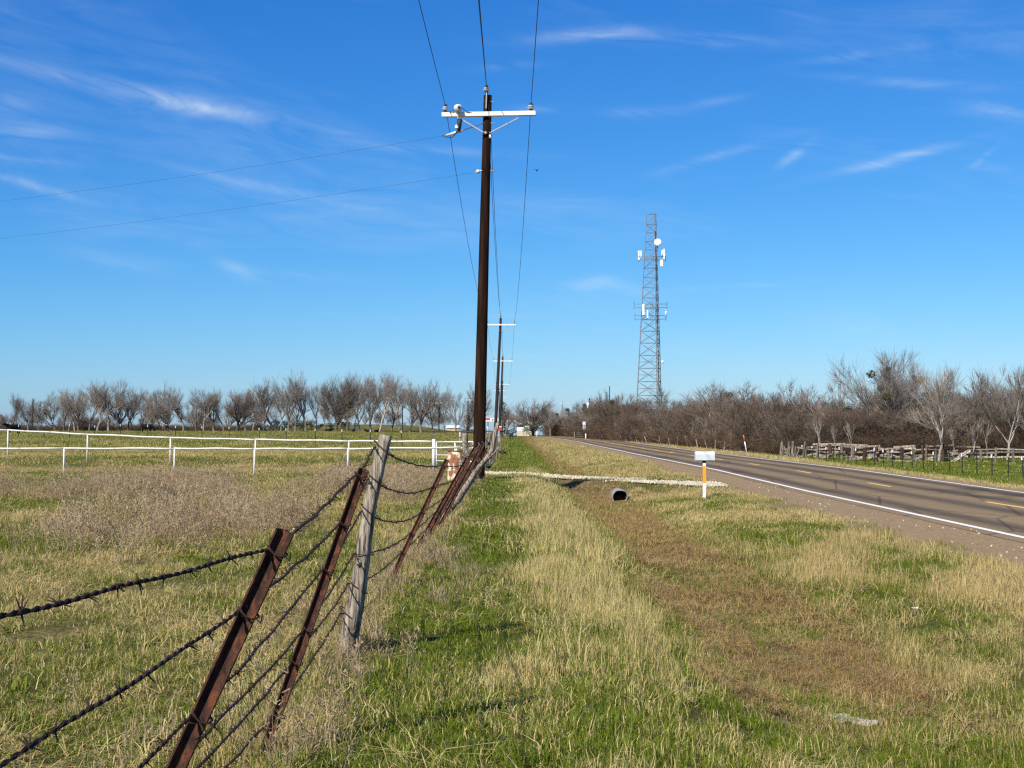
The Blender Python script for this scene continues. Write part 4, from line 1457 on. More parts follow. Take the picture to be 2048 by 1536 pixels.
c = P(1325, 724, 318); mb = MB(); mb.lathe([(.02, -.2), (.3, -.1), (.36, .05), (.2, .2), (.02, .24)], c, 12, Matrix.Rotation(math.radians(80), 3, 'X')); mb.build('small_dish', M['white_paint'], tw, True)
mb = MB(); mb.tube([P(1325, 724, 318.4), leg_at(2, c.z)], .06, 5); mb.build('dish_mount', M['tower'], tw)

# ================================================================== mailbox, barrel, culvert
mbx = P(1410, 998, 42); mbx.z = gz(mbx.x, 42) - .0
mail = thing('mailbox', mbx, 'white mailbox on a white and orange banded post', 'mailbox')
s = 42 / FPX
zt = lambda y: P(1410, y, 42).z
mb = MB(); R = .045
for (name, y0, y1, m_, rr) in (('post', 1006, 966, 'white_paint', R), ('orange_band', 966, 932, 'orange', R + .002), ('white_band', 932, 925.5, 'white_paint', R), ('mounting_bracket', 925.5, 919.5, 'dark_cap', .055)):
    mb = MB(); a_, b_ = Vector((mbx.x - .02, 42, zt(y0))), Vector((mbx.x - .02, 42, zt(y1)))
    mb.bar(a_, b_, rr * 2, rr * 2); mb.build(name, M[m_], mail)
xl, xr = P(1390, 910, 42).x, P(1428.5, 910, 42).x
zl_, zh_ = zt(920.5), zt(902.5)
prof = []; hw = .125; hgt = zh_ - zl_
for k in range(11):
    a = math.pi * k / 10
    prof.append((hw * math.cos(a), hgt - .10 + .10 * math.sin(a)))
prof = [(hw, 0)] + prof + [(-hw, 0)]
mb = MB(); n = len(prof); vs_ = []
for xx in (xl, xr - .02):
    for (yy, z_) in prof: vs_.append((xx, 42 + yy, zl_ + z_))
fs = [(i, (i + 1) % n, n + (i + 1) % n, n + i) for i in range(n)] + [tuple(range(n - 1, -1, -1)), tuple(range(n, 2 * n))]
mb.add(vs_, fs); mb.build('box', M['box_white'], mail)
mb = MB(); vs_ = []
for xx in (xr - .018, xr):
    for (yy, z_) in prof: vs_.append((xx, 42 + yy * 1.04, zl_ - .004 + z_ * 1.03))
mb.add(vs_, fs); mb.build('door', M['box_white'], mail)
mb = MB(); mb.box((xr + .012, 42, zl_ + hgt - .03), (.024, .03, .025)); mb.build('latch', M['galv'], mail)
mb = MB(); mb.box(((xl + xr) / 2, 42, zl_ - .012), (xr - xl - .08, .16, .02)); mb.build('floor_board', M['tie_wood'], mail)

bb_ = Vector(g0(-1.66, 40.6)); brl = thing('barrel', bb_, 'rust-stained white steel barrel behind the corner post', 'barrel')
prof = []
H = .90
for i in range(37):
    z = H * i / 36; r = .285
    for zz_ in (.31, .60):
        r += .016 * math.exp(-((z - zz_) / .022) ** 2)
    r *= 1 - .10 * (1 - z / H) ** 3
    prof.append((r, z))
tilt = Matrix.Rotation(math.radians(2.5), 3, 'Y') @ Matrix.Rotation(math.radians(-2), 3, 'X')
mb = MB(); mb.lathe(prof, bb_, 28, tilt); mb.build('barrel_body', M['barrel'], brl, True)
mb = MB(); mb.lathe([(.286, H - .012), (.300, H - .01), (.303, H + .01), (.292, H + .018), (.276, H + .01), (.272, H - .02)], bb_, 28, tilt); mb.build('rim', M['barrel_rim'], brl, True)
mb = MB(); mb.lathe([(.02, H - .03), (.272, H - .028)], bb_, 24, tilt); mb.build('lid', M['barrel_rim'], brl)
mb = MB(); mb.lathe([(.262, -.01), (.268, .0), (.268, .018), (.258, .02)], bb_, 28, tilt); mb.build('bottom_rim', M['barrel_rim'], brl)

cvx = 3.52; cvd = 45.0; cvz = -.64
cul = thing('culvert_pipe', (cvx, cvd, cvz - .24), 'grey corrugated culvert pipe opening into the ditch under the driveway', 'culvert')
mb = MB(); vs_ = []; fs = []; rings = []
n_ = 22; dd_ = list(np.arange(44.6, 52.4, .034))
for i, d in enumerate(dd_):
    r = .235 + .010 * math.sin(i * 2 * math.pi / 2.2); rings.append((d, r))
for d, r in rings: 
    for k in range(n_):
        a = 2 * math.pi * k / n_; dent = 1 + .05 * math.sin(2 * a + .6) - (.10 if d < 45.0 and .9 < a < 1.9 else 0)
        vs_.append((cvx + r * dent * math.cos(a), d, cvz + r * dent * math.sin(a)))
for i in range(len(rings) - 1):
    for k in range(n_):
        k2 = (k + 1) % n_; fs.append((i * n_ + k, (i + 1) * n_ + k, (i + 1) * n_ + k2, i * n_ + k2))
mb.add(vs_, fs); mb.build('pipe', M['concrete'], cul, True)
mb = MB(); lp = []
for k in range(n_ + 1):
    a = 2 * math.pi * k / n_; dent = 1 + .05 * math.sin(2 * a + .6) - (.10 if .9 < a < 1.9 else 0)
    lp.append((cvx + .235 * dent * math.cos(a), 44.6, cvz + .235 * dent * math.sin(a)))
mb.tube(lp, .014, 6, cap=False); mb.build('lip', M['galv'], cul)

# ================================================================== white pipe fences and gate
def pipe_fence(name, label, posts_px, rail, dfun, r=.031, big=()):
    """posts_px: (x, y_top, y_bottom) ; rail: extra rail pixels at the ends"""
    x0, yt0, yb0 = posts_px[0]
    root = thing(name, P(x0, yb0, dfun(x0)), label, 'fence')
    for (x, yt, yb) in posts_px:
        d = dfun(x); a_ = P(x, yb, d); a_.z = min(a_.z, gz(a_.x, d)) - .12; b_ = P(x + .5, yt + 1, d); b_.x = a_.x + .01
        mb = MB(); mb.tube([a_, b_], r * (.9 if x not in big else 1.9), 10); mb.build('post', M['white_pipe'], root, True)
    for (xa, ya), (xb, yb) in zip(rail, rail[1:]):
        mb = MB(); n = 10
        mb.tube([P(xa + (xb - xa) * i / n, ya + (yb - ya) * i / n, dfun(xa + (xb - xa) * i / n)) + Vector((0, 0, .008 * math.sin(xa + i))) for i in range(n + 1)], r, 10)
        mb.build('rail', M['white_pipe'], root, True)
    return root


dfront = lambda x: 44.0 - .4 * (x / 925)
pipe_fence('pipe_fence', 'low white pipe rail fence on the near side of the driveway', [(-258, 896, 952), (-95, 897, 952), (127, 897, 954), (348, 897, 956), (508, 897.5, 959), (695, 897.5, 963), (912, 896, 958)],
           [(-260, 896), (127, 897), (348, 897), (508, 897.5), (695, 897.5), (922, 895)], dfront)
dback = lambda x: 52.5 - 5.0 * (x / 870)
pipe_fence('pipe_fence', 'white pipe rail fence on the far side of the driveway, stepping down to the gate', [(-298, 847, 893), (-140, 853, 899), (15, 860, 909), (174, 869, 924), (340, 876, 933), (510, 879, 934), (697, 882, 938), (867, 877, 943)],
           [(-300, 846), (15, 860), (174, 868.5), (340, 875.5), (510, 879), (697, 882), (863, 883)], dback, big=(867,))
gate = thing('pipe_gate', P(874, 940, 47.4), 'white tubular pipe gate standing ajar behind the barrel', 'gate')
ga, gb = 47.4, 45.2
gx0, gx1 = 873, 947
for (y0, y1) in ((884, 883.5), (896, 896), (910, 911), (921.5, 923), (933, 935)):
    mb = MB(); mb.tube([P(gx0, y0, ga), P(gx1, y1, gb)], .022, 8); mb.build('bar', M['white_paint'], gate, True)
for x, d, ya, yb in ((gx0, ga, 884, 933), (gx1, gb, 883.5, 935), ((gx0 + gx1) / 2, (ga + gb) / 2, 884, 934)):
    mb = MB(); mb.tube([P(x, ya, d), P(x, yb, d)], .024, 8); mb.build('upright', M['white_paint'], gate, True)

# old brace assembly seen over the gate
br = thing('brace_frame', P(865, 885, 128), 'dark pipe brace between a wooden post and a white post in the pasture', 'brace')
mb = MB(); a_ = P(865, 884, 128); a_.z = gz(a_.x, 128) - .1; wood_post_geo(mb, [a_, P(865, 870, 128), P(865, 860, 128)], [.09, .085, .08], 8, 12, 61); mb.build('wooden_post', M['old_wood'], br, True)
mb = MB(); a_ = P(920, 884, 126); a_.z = gz(a_.x, 126) - .1; mb.tube([a_, P(920, 861, 126)], .055, 8); mb.build('white_post', M['white_pipe'], br, True)
mb = MB(); mb.tube([P(864, 863, 127.8), P(985, 863.5, 122)], .05, 8); mb.build('cross_pipe', M['brown_pipe'], br, True)
mb = MB(); a_ = P(985, 884, 122); a_.z = gz(a_.x, 122) - .1; mb.tube([a_, P(985, 862, 122)], .06, 8); mb.build('end_post', M['brown_pipe'], br, True)

# ================================================================== steel post-and-wire fences
def tpost_fence(label, pts, h, wires, loc_i=0, tip=True, lab_skip=()):
    """pts: (x world, d, tipped)"""
    p0 = pts[loc_i]
    root = thing('steel_post_fence', (p0[0], p0[1], gz(p0[0], p0[1])), label, 'fence')
    tops = []
    for i, (x, d, tipped) in enumerate(pts):
        z = gz(x, d); rnd = random.Random(i * 13 + int(d)); lean = Vector((rnd.uniform(-.05, .05), 0, 0)); hh = h * rnd.uniform(.95, 1.05)
        mb = MB(); t_post_geo(mb, (x, d, z), Vector((x, d, z + hh)) + lean, math.radians(-50), False, .055, .05, .012)
        o = mb.build('t_post', M['tpost_green'], root)
        if tipped:
            mb = MB(); mb.bar(Vector((x, d, z)).lerp(Vector((x, d, z + hh)) + lean, .86) , Vector((x, d, z + hh + .01)) + lean, .075, .075, .4)
            mb.build('white_tip', M['tpost_tip'], o)
        tops.append((Vector((x, d, z)), Vector((x, d, z + hh)) + lean))
    for f in wires:
        mb = MB(); pts_ = []
        for (a, b), (a2, b2) in zip(tops, tops[1:]):
            for j in range(4):
                u = j / 4; pts_.append(a.lerp(b, f).lerp(a2.lerp(b2, f), u) - Vector((0, 0, .05 * u * (1 - u))))
        pts_.append(tops[-1][0].lerp(tops[-1][1], f))
        mb.tube(pts_, .006, 3, cap=False); mb.build('wire', M['wire'], root)
    return root


tx_ = [-70, -14, 38, 89, 140, 190, 241, 296, 352, 404, 459, 519, 573, 631, 684, 742, 804]
def past_d(x): return 119 - 11 * (x / 804)
tpost_fence('line of dark steel posts with white tips crossing the pasture', [((x - 1024) / FPX * past_d(x), past_d(x), True) for x in tx_], 1.24, (.25, .5, .72, .93))

rp = [(2105, False), (2072, True), (2044, True), (2014, False), (1982, True), (1952, False), (1923, True), (1897, False), (1866, True), (1845, False), (1823, True), (1803, False), (1783, True), (1766, True), (1747, True), (1729, False), (1711, True), (1695, False), (1679, True), (1665, False), (1651, True), (1637, False), (1624, True), (1603, True)]
def right_pt(x):
    u = (x - 1024) / FPX
    # intersection of the view ray with the fence line (27.8, 74) -> (23.3, 111)
    d = (27.8 + 4.5 / 37 * 74) / (u + 4.5 / 37)
    return u * d, d
tpost_fence('line of green steel posts with white tips in front of the ruined corral', [(*right_pt(x), t) for x, t in rp], 1.22, (.3, .55, .8, .95), 2)

# ================================================================== ruined corral
cor = thing('ruined_corral', (30, 104, gz(30, 104)), 'collapsed grey timber corral of broken rails and old tie posts', 'corral')
rc = random.Random(21)
def cor_line(x): return 111 - 9.5 * (x - 1560) / 490
def cp(x, hgt, dd=0):
    d = cor_line(x) + dd; X = (x - 1024) / FPX * d
    return Vector((X, d, gz(X, d) + hgt))
# posts: (x, height, dark?, lean px, width)
for (x, h_, dark, lean, w_) in ((1560, 1.35, 0, 2, .16), (1566, 1.5, 0, -3, .14), (1574, 1.5, 0, 3, .17), (1583, 1.52, 0, 2, .2), (1590, 1.15, 0, 0, .16), (1604, 1.5, 0, 6, .15), (1610, 1.0, 0, 2, .12),
                                (1631, 1.35, 0, 5, .15), (1659, 1.35, 1, 0, .24), (1682, 1.3, 0, 1, .22), (1706, 1.25, 0, 0, .15), (1728, 1.1, 1, 0, .22), (1751, 1.15, 1, 1, .2), (1776, 1.05, 0, 0, .2),
                                (1803, 1.1, 1, 0, .22), (1827, 1.05, 0, -1, .2), (1846, 1.3, 1, -2, .18), (1850, 1.4, 0, 2, .16), (1884, 1.45, 1, 1, .22), (1871, 1.1, 0, 0, .18), (1960, 1.0, 0, 0, .2), (1990, 1.2, 0, 1, .2), (2025, 1.15, 0, 0, .2), (2060, 1.2, 0, 0, .2)):
    mb = MB(); a_ = cp(x, -.2); b_ = cp(x + lean, h_)
    if dark: mb.bar(a_, b_, w_, w_ * .9, rc.uniform(-.3, .3))
    else: wood_post_geo(mb, [a_, a_.lerp(b_, .5), b_], [w_ * .55, w_ * .5, w_ * .45], 7, 9, int(x), 0)
    mb.build('corral_post', M['tie_wood' if dark else 'old_wood'], cor)
def plank(a_, b_, w_=.17, t_=.045, roll=0., mt='old_wood'):
    mb = MB(); mid = a_.lerp(b_, .5) - Vector((0, 0, rc.uniform(0, .04)))
    mb.bar(a_, b_, t_, w_, roll); mb.build('rail', M[mt], cor)
px_ = [1592, 1631, 1659, 1682, 1706, 1728, 1751, 1776, 1803, 1827, 1850, 1884]
for i in range(len(px_) - 1):
    for lv_ in (.18, .42, .66, .9, 1.12):
        if rc.random() < .22: continue
        xa, xb = px_[i] - rc.uniform(0, 6), px_[i + 1] + rc.uniform(0, 6)
        plank(cp(xa, lv_ + rc.uniform(-.2, .16), .12), cp(xb, lv_ + rc.uniform(-.2, .16), .12), rc.uniform(.07, .14), roll=rc.uniform(-.2, .2), mt='rail_wood')
for (xa, ha, xb, hb, dd) in ((1625, 1.30, 1690, 1.34, .3), (1668, 1.32, 1735, 1.28, .3), (1640, 1.2, 1700, 1.25, 2.5), (1897, .95, 1925, .62, -.4), (1900, .1, 1935, .98, -.8), (1905, .05, 1940, .9, -.5), (1895, .8, 1935, .45, .2),
                             (1812, .0, 1846, .52, -1.2), (1790, .12, 1830, .05, -1), (1640, .35, 1690, .75, -.2), (1715, .2, 1748, .8, .3), (1760, .5, 1800, .9, .3), (1875, .75, 1915, .95, .5), (1880, .5, 1930, .7, .6), (1885, .3, 1930, .2, .4),
                             (1935, .7, 1990, .75, 2), (1940, .45, 1990, .4, 2), (1935, .95, 1995, 1.02, 2), (1990, .8, 2055, .85, 2), (1990, 1.05, 2060, 1.0, 2), (1990, .4, 2060, .5, 2), (1950, .12, 1980, .1, .5), (1690, .1, 1720, .22, -.6),
                             (1560, .9, 1592, .8, .1), (1562, .6, 1594, .55, .1), (1560, .3, 1590, .35, .1), (1850, 1.15, 1905, 1.3, 2.4), (1905, 1.2, 1960, 1.15, 2.6), (1786, 1.1, 1830, 1.2, 2.2), (1700, 1.05, 1760, 1.2, 2.2)):
    plank(cp(xa, ha, dd), cp(xb, hb, dd), rc.uniform(.09, .15), roll=rc.uniform(-.3, .3), mt='rail_wood')
for i in range(14):
    x = rc.uniform(1562, 1600); plank(cp(x, 0, -.3), cp(x + rc.uniform(-14, 14), rc.uniform(.6, 1.2), -.1), .09)
for i in range(26):
    x = rc.uniform(1640, 1930); l_ = rc.uniform(8, 22); h_ = rc.uniform(.0, .7)
    plank(cp(x, h_, rc.uniform(-.6, 1.8)), cp(x + l_, h_ + rc.uniform(-.4, .45), rc.uniform(-.3, 1.8)), rc.uniform(.07, .13), mt='rail_wood')

def front_d(x):
    return np.interp(x, [1150, 1200, 1300, 1400, 1500, 1560, 1700, 2050, 2300], [238, 222, 182, 158, 142, 128, 120, 118, 118])

# old leaning posts along the edge of the thicket
of = thing('old_fence', (21.5, 160, gz(21.5, 160)), 'pale leaning old fence posts at the foot of the thicket', 'fence')
for (x, yt, yb, lean) in ((1205, 871, 880, -2), (1222, 872, 881, 2), (1240, 870, 883, 1), (1253, 872, 885, -2), (1275, 874, 886, -4), (1286, 872, 886, 0), (1294, 873, 888, -5), (1322, 873, 889, -4), (1340, 876, 891, -3), (1355, 874, 892, 0), (1378, 872, 894, -8), (1396, 878, 894, -4), (1415, 879, 897, -6), (1430, 880, 899, 1), (1448, 884, 900, 2)):
    d = float(front_d(x)) - 2.0; b = P(x, yb, d); b.z = gz(b.x, d) - .1; t = P(x + lean, yt, d)
    mb = MB(); wood_post_geo(mb, [b, b.lerp(t, .5), t], [.085, .08, .065], 7, 8, x); mb.build('old_post', M['bark_pale'], of, True)

# pipeline marker, stone, small things
mk = P(1494, 905, 135); mk.z = gz(mk.x, 135) - .05
mp = thing('marker_post', mk, 'leaning white marker post with an orange top before the thicket', 'marker')
mt_ = P(1487, 870, 135); mb = MB(); mb.tube([mk, mk.lerp(mt_, .66)], .06, 8); mb.build('post', M['white_paint'], mp, True)
mb = MB(); mb.tube([mk.lerp(mt_, .66), mt_], .065, 8); mb.build('orange_top', M['rust_orange'], mp, True)


def rock(name, p, s, label, cat, m_, seed=0, flat=.6):
    r = np.random.default_rng(seed); bm = bmesh.new(); bmesh.ops.create_icosphere(bm, subdivisions=3, radius=1)
    for v in bm.verts:
        q = v.co; f = 1 + .25 * (float(vnoise(q.x * 1.7 + 9, q.y * 1.7 + q.z * 2.1 + 9, seed)) - .5) * 2
        v.co = Vector((q.x * s[0] * f, q.y * s[1] * f, q.z * s[2] * f))
    me = bpy.data.meshes.new(name); bm.to_mesh(me); bm.free(); me.materials.append(m_)
    me.polygons.foreach_set('use_smooth', [True] * len(me.polygons))
    o = bpy.data.objects.new(name, me); COL.objects.link(o); o.location = p
    return tag(o, label, cat)


q = P(1483, 918, 108); q.z = gz(q.x, 108) + .12
rock('field_stone', q, (.3, .25, .2), 'dark rounded stone in the grass beyond the road', 'stone', M['rock'], 3)
q = P(589, 1068, 20.0); q.z = gz(q.x, 20.0) + .06
rock('pale_stone', q, (.04, .035, .035), 'small pale stone in the pasture by the dry weeds', 'stone', M['limestone'], 5)
q = P(1242, 962, 47.2); 


def sheet(name, p, w_, l_, label, cat, m_, seed, crumple=.05, rot=0.):
    """a crumpled sheet with thickness"""
    r = np.random.default_rng(seed); n1, n2 = 12, 8; V = []; F = []
    for side in (0, 1):
        for i in range(n1):
            for j in range(n2):
                u, v = i / (n1 - 1) - .5, j / (n2 - 1) - .5
                e = 1 + .9 * (float(vnoise(u * 5 + 3, v * 5 + 3, seed)) - .5)
                x = u * w_ * e; y = v * l_ * e * (1 - .8 * abs(u) * (1 if u > 0 else .4))
                z = crumple * (float(fbm(np.array(u * 6 + 20), np.array(v * 6 + 20), seed)) - .3) - side * .004
                V.append((x * math.cos(rot) - y * math.sin(rot), x * math.sin(rot) + y * math.cos(rot), z))
    N = n1 * n2
    for i in range(n1 - 1):
        for j in range(n2 - 1):
            a = i * n2 + j; F.append((a, a + n2, a + n2 + 1, a + 1)); F.append((N + a, N + a + 1, N + a + n2 + 1, N + a + n2))
    ring = [i * n2 for i in range(n1)] + [(n1 - 1) * n2 + j for j in range(1, n2)] + [i * n2 + n2 - 1 for i in range(n1 - 2, -1, -1)] + [j for j in range(n2 - 2, 0, -1)]
    for a, b in zip(ring, ring[1:] + ring[:1]): F.append((a, b, N + b, N + a))
    me = bpy.data.meshes.new(name); me.from_pydata(V, [], F); me.materials.append(m_); me.update()
    o = bpy.data.objects.new(name, me); COL.objects.link(o); o.location = p
    return tag(o, label, cat)


def gp(x, y, lift):
    """point on the ground seen at a pixel"""
    lo, hi = 3.0, 400.0
    for d in np.geomspace(3, 400, 1500):
        p = P(x, y, float(d))
        if p.z <= gz(p.x, float(d)): 
            p.z = gz(p.x, p.y) + lift; return p
    return P(x, y, 50)


sheet('paper_litter', gp(1695, 1449, .02), .40, .26, 'crumpled tan paper lying in the green verge grass', 'litter', M['litter'], 9, .08, -.2)
sheet('plastic_litter', gp(1832, 1226, .05), .08, .09, 'small white plastic scrap on the brown grass patch', 'litter', M['plastic'], 6, .03, .3)

# bird
bp_ = P(1073.5, 341, 60); mb = MB()
mb.tube([bp_ + Vector((-.02, -.11, 0)), bp_ + Vector((-.01, -.05, .005)), bp_, bp_ + Vector((.01, .06, 0)), bp_ + Vector((.02, .13, -.005))], [.008, .03, .036, .026, .008], 8)
bo = mb.build('bird', M['bird'], None, True, at=bp_); tag(bo, 'tiny dark bird flying in the blue sky right of the pole', 'bird')
for sg in (-1, 1):
    mb = MB(); a_ = bp_ + Vector((.015 * sg, .02, .01)); mb.add([a_ + Vector((0, -.04, 0)), a_ + Vector((0, .04, 0)), a_ + Vector((.06 * sg, .05, .05)), a_ + Vector((.06 * sg, -.03, .05)), a_ + Vector((.12 * sg, .06, .03)),
            a_ + Vector((0, -.04, .006)), a_ + Vector((0, .04, .006)), a_ + Vector((.06 * sg, .05, .056)), a_ + Vector((.06 * sg, -.03, .056)), a_ + Vector((.12 * sg, .06, .033))],
           [(0, 1, 2, 3), (3, 2, 4), (5, 8, 7, 6), (8, 9, 7), (0, 3, 8, 5), (1, 6, 7, 2), (3, 4, 9, 8), (2, 7, 9, 4)])
    mb.build('wing', M['bird'], bo)

# ================================================================== signs and buildings at the crest
def sign(name, x0, x1, y0, y1, d, label, m_, extra=None, posts_x=None, ybase=868, back='galv'):
    c = P((x0 + x1) / 2, (y0 + y1) / 2, d); s_ = d / FPX
    zb = gz(c.x, d) - .2
    r = thing(name, (c.x, d, zb), label, 'sign')
    for px in posts_x or [(x0 + x1) / 2]:
        X = P(px, 800, d).x; mb = MB(); mb.bar(Vector((X, d + .05, zb)), Vector((X, d + .05, c.z)), .08, .08); mb.build('post', M[back], r)
    mb = MB(); mb.box(c, ((x1 - x0) * s_, .03, (y1 - y0) * s_)); mb.build('panel', M[m_], r)
    for (ax0, ax1, ay0, ay1, am) in extra or []:
        c2 = P((ax0 + ax1) / 2, (ay0 + ay1) / 2, d - .022); mb = MB(); mb.box(c2, ((ax1 - ax0) * s_, .01, (ay1 - ay0) * s_)); mb.build('legend', M[am], r)
    return r


sign('road_sign', 1034, 1047.5, 854.5, 861.5, 262, 'white rectangular road sign on two posts at the crest', 'white_paint', [(1036.5, 1045, 856.5, 859.5, 'sign_grey')], (1036, 1046))
sign('road_sign', 1048.5, 1059, 850.5, 859.5, 266, 'green rectangular road sign behind the white one', 'green_sign', [(1050, 1057.5, 853, 854.3, 'white_paint'), (1050, 1057.5, 856, 857.2, 'white_paint')], (1053.5,))
rs = sign('route_sign', 1165, 1171.5, 843, 851, 232, 'pair of stacked route signs on one post by the field gate', 'sign_violet', [(1166.3, 1170.2, 845, 849, 'white_paint')], (1168.2,), back='galv')
mb = MB(); c = P(1168.3, 855.5, 232); mb.box(c, (6.0 * 232 / FPX, .03, 6.4 * 232 / FPX)); mb.build('lower_panel', M['white_paint'], rs)
st = sign('red_sign', 996, 1003.5, 853, 861, 170, 'faded red sign plate with white upper edge on a white post', 'red', None, (998,), back='white_paint')
mb = MB(); c = P(1000, 853.6, 169.9); mb.box(c, (6 * 170 / FPX, .02, 2.2 * 170 / FPX)); mb.build('white_edge', M['white_paint'], st)
# white reflector posts by the field gate and at the crest
for (x, yt, yb, d, lb) in ((1171.5, 868, 876.5, 222, 'short white post right of the route sign post'), (1074, 863, 870, 255, 'small pale post at the road crest')):
    b = P(x, yb, d); b.z = gz(b.x, d) - .1; o = thing('white_post', b, lb, 'post')
    mb = MB(); mb.tube([b, P(x, yt, d)], .10, 8); mb.build('shaft', M['white_paint'], o, True)
    mb = MB(); mb.lathe([(.10, 0), (.11, .03), (.02, .09)], P(x, yt, d), 8); mb.build('cap', M['sign_grey'], o, True)
fg = thing('field_gate', P(1150, 876, 232), 'grey tube field gate at the edge of the thicket', 'gate')
for y in (866, 869.5, 873): 
    mb = MB(); mb.tube([P(1153, y, 232), P(1165, y, 232)], .04, 6); mb.build('bar', M['galv'], fg)
for x in (1149, 1165):
    b = P(x, 877, 232); b.z = gz(b.x, 232) - .1; mb = MB(); mb.tube([b, P(x, 863, 232)], .09, 7); mb.build('gate_post', M['old_wood'], fg)

can = thing('fuel_canopy', (P(1000, 850, 430).x, 430, gz(P(1000, 850, 430).x, 430)), 'red and white flat canopy of a distant filling station', 'canopy')
s_ = 430 / FPX
mb = MB(); mb.box(P(1002, 839.5, 430), (65 * s_, 6.0, 7 * s_)); mb.build('fascia', M['white_paint'], can)
for (x0, x1) in ((970.5, 980), (999, 1034)):
    c = P((x0 + x1) / 2, 838.2, 426.97); mb = MB(); mb.box(c, ((x1 - x0) * s_, .04, 4.0 * s_)); mb.build('red_band', M['red'], can)
c = P(985.5, 839.3, 426.97); mb = MB(); mb.lathe([(.25, -.02), (.25, .02)], c, 12, Matrix.Rotation(1.5708, 3, 'X')); mb.build('emblem', M['dark_cap'], can)
for x in (976, 1000, 1028):
    t = P(x, 843, 430); mb = MB(); mb.tube([(t.x, 430, gz(t.x, 430)), t], .18, 8); mb.build('column', M['white_paint'], can)
hs_ = thing('small_building', (P(1050, 860, 330).x, 330, gz(P(1050, 860, 330).x, 330)), 'tan gabled building behind the road signs', 'building')
X0, X1 = P(1034, 850, 330).x, P(1066, 850, 330).x; zb = gz((X0 + X1) / 2, 330); zt_ = P(1050, 849, 330).z
mb = MB(); mb.box(((X0 + X1) / 2, 332, (zb + zt_) / 2), (X1 - X0, 5, zt_ - zb)); mb.build('wall', M['tan_wall'], hs_)
mb = MB(); zr_ = P(1050, 841, 330).z
V = [(X0 - .3, 329.2, zt_), (X1 + .3, 329.2, zt_), (X1 + .3, 334.8, zt_), (X0 - .3, 334.8, zt_), ((X0 + X1) / 2, 329.2, zr_), ((X0 + X1) / 2, 334.8, zr_)]
mb.add(V, [(0, 1, 4), (3, 5, 2), (1, 2, 5, 4), (3, 0, 4, 5), (0, 3, 2, 1)]); mb.build('roof', M['tan_wall'], hs_)
for x in (1041, 1058):
    c = P(x, 853, 329.45); mb = MB(); mb.box(c, (1.0, .06, 1.0)); mb.build('window', M['dark_cap'], hs_)
for (x, y, w_, h_, lb) in ((411, 856.5, 9, 5, 'white shed roof glimpsed between the trees behind the pasture'), (906, 857, 24, 4, 'low pale building beyond the right end of the grassy bank')):
    d = 330; c = P(x, y, d); o = thing('distant_shed', (c.x, d, gz(c.x, d)), lb, 'shed')
    s2 = d / FPX; zb = gz(c.x, d) - .2; tz = c.z + h_ * s2 * .3
    mb = MB(); mb.box((c.x, d, (zb + tz) / 2), (w_ * s2, 3, tz - zb)); mb.build('wall', M['tan_wall'], o)
    mb = MB(); mb.add([(c.x - w_ * s2 * .55, d - 1.7, tz), (c.x + w_ * s2 * .55, d - 1.7, tz), (c.x + w_ * s2 * .55, d + 1.7, tz), (c.x - w_ * s2 * .55, d + 1.7, tz), (c.x - w_ * s2 * .55, d, tz + .6), (c.x + w_ * s2 * .55, d, tz + .6)],
                      [(0, 1, 5, 4), (2, 3, 4, 5), (0, 4, 3), (1, 2, 5), (0, 3, 2, 1)]); mb.build('roof', M['white_paint'], o)


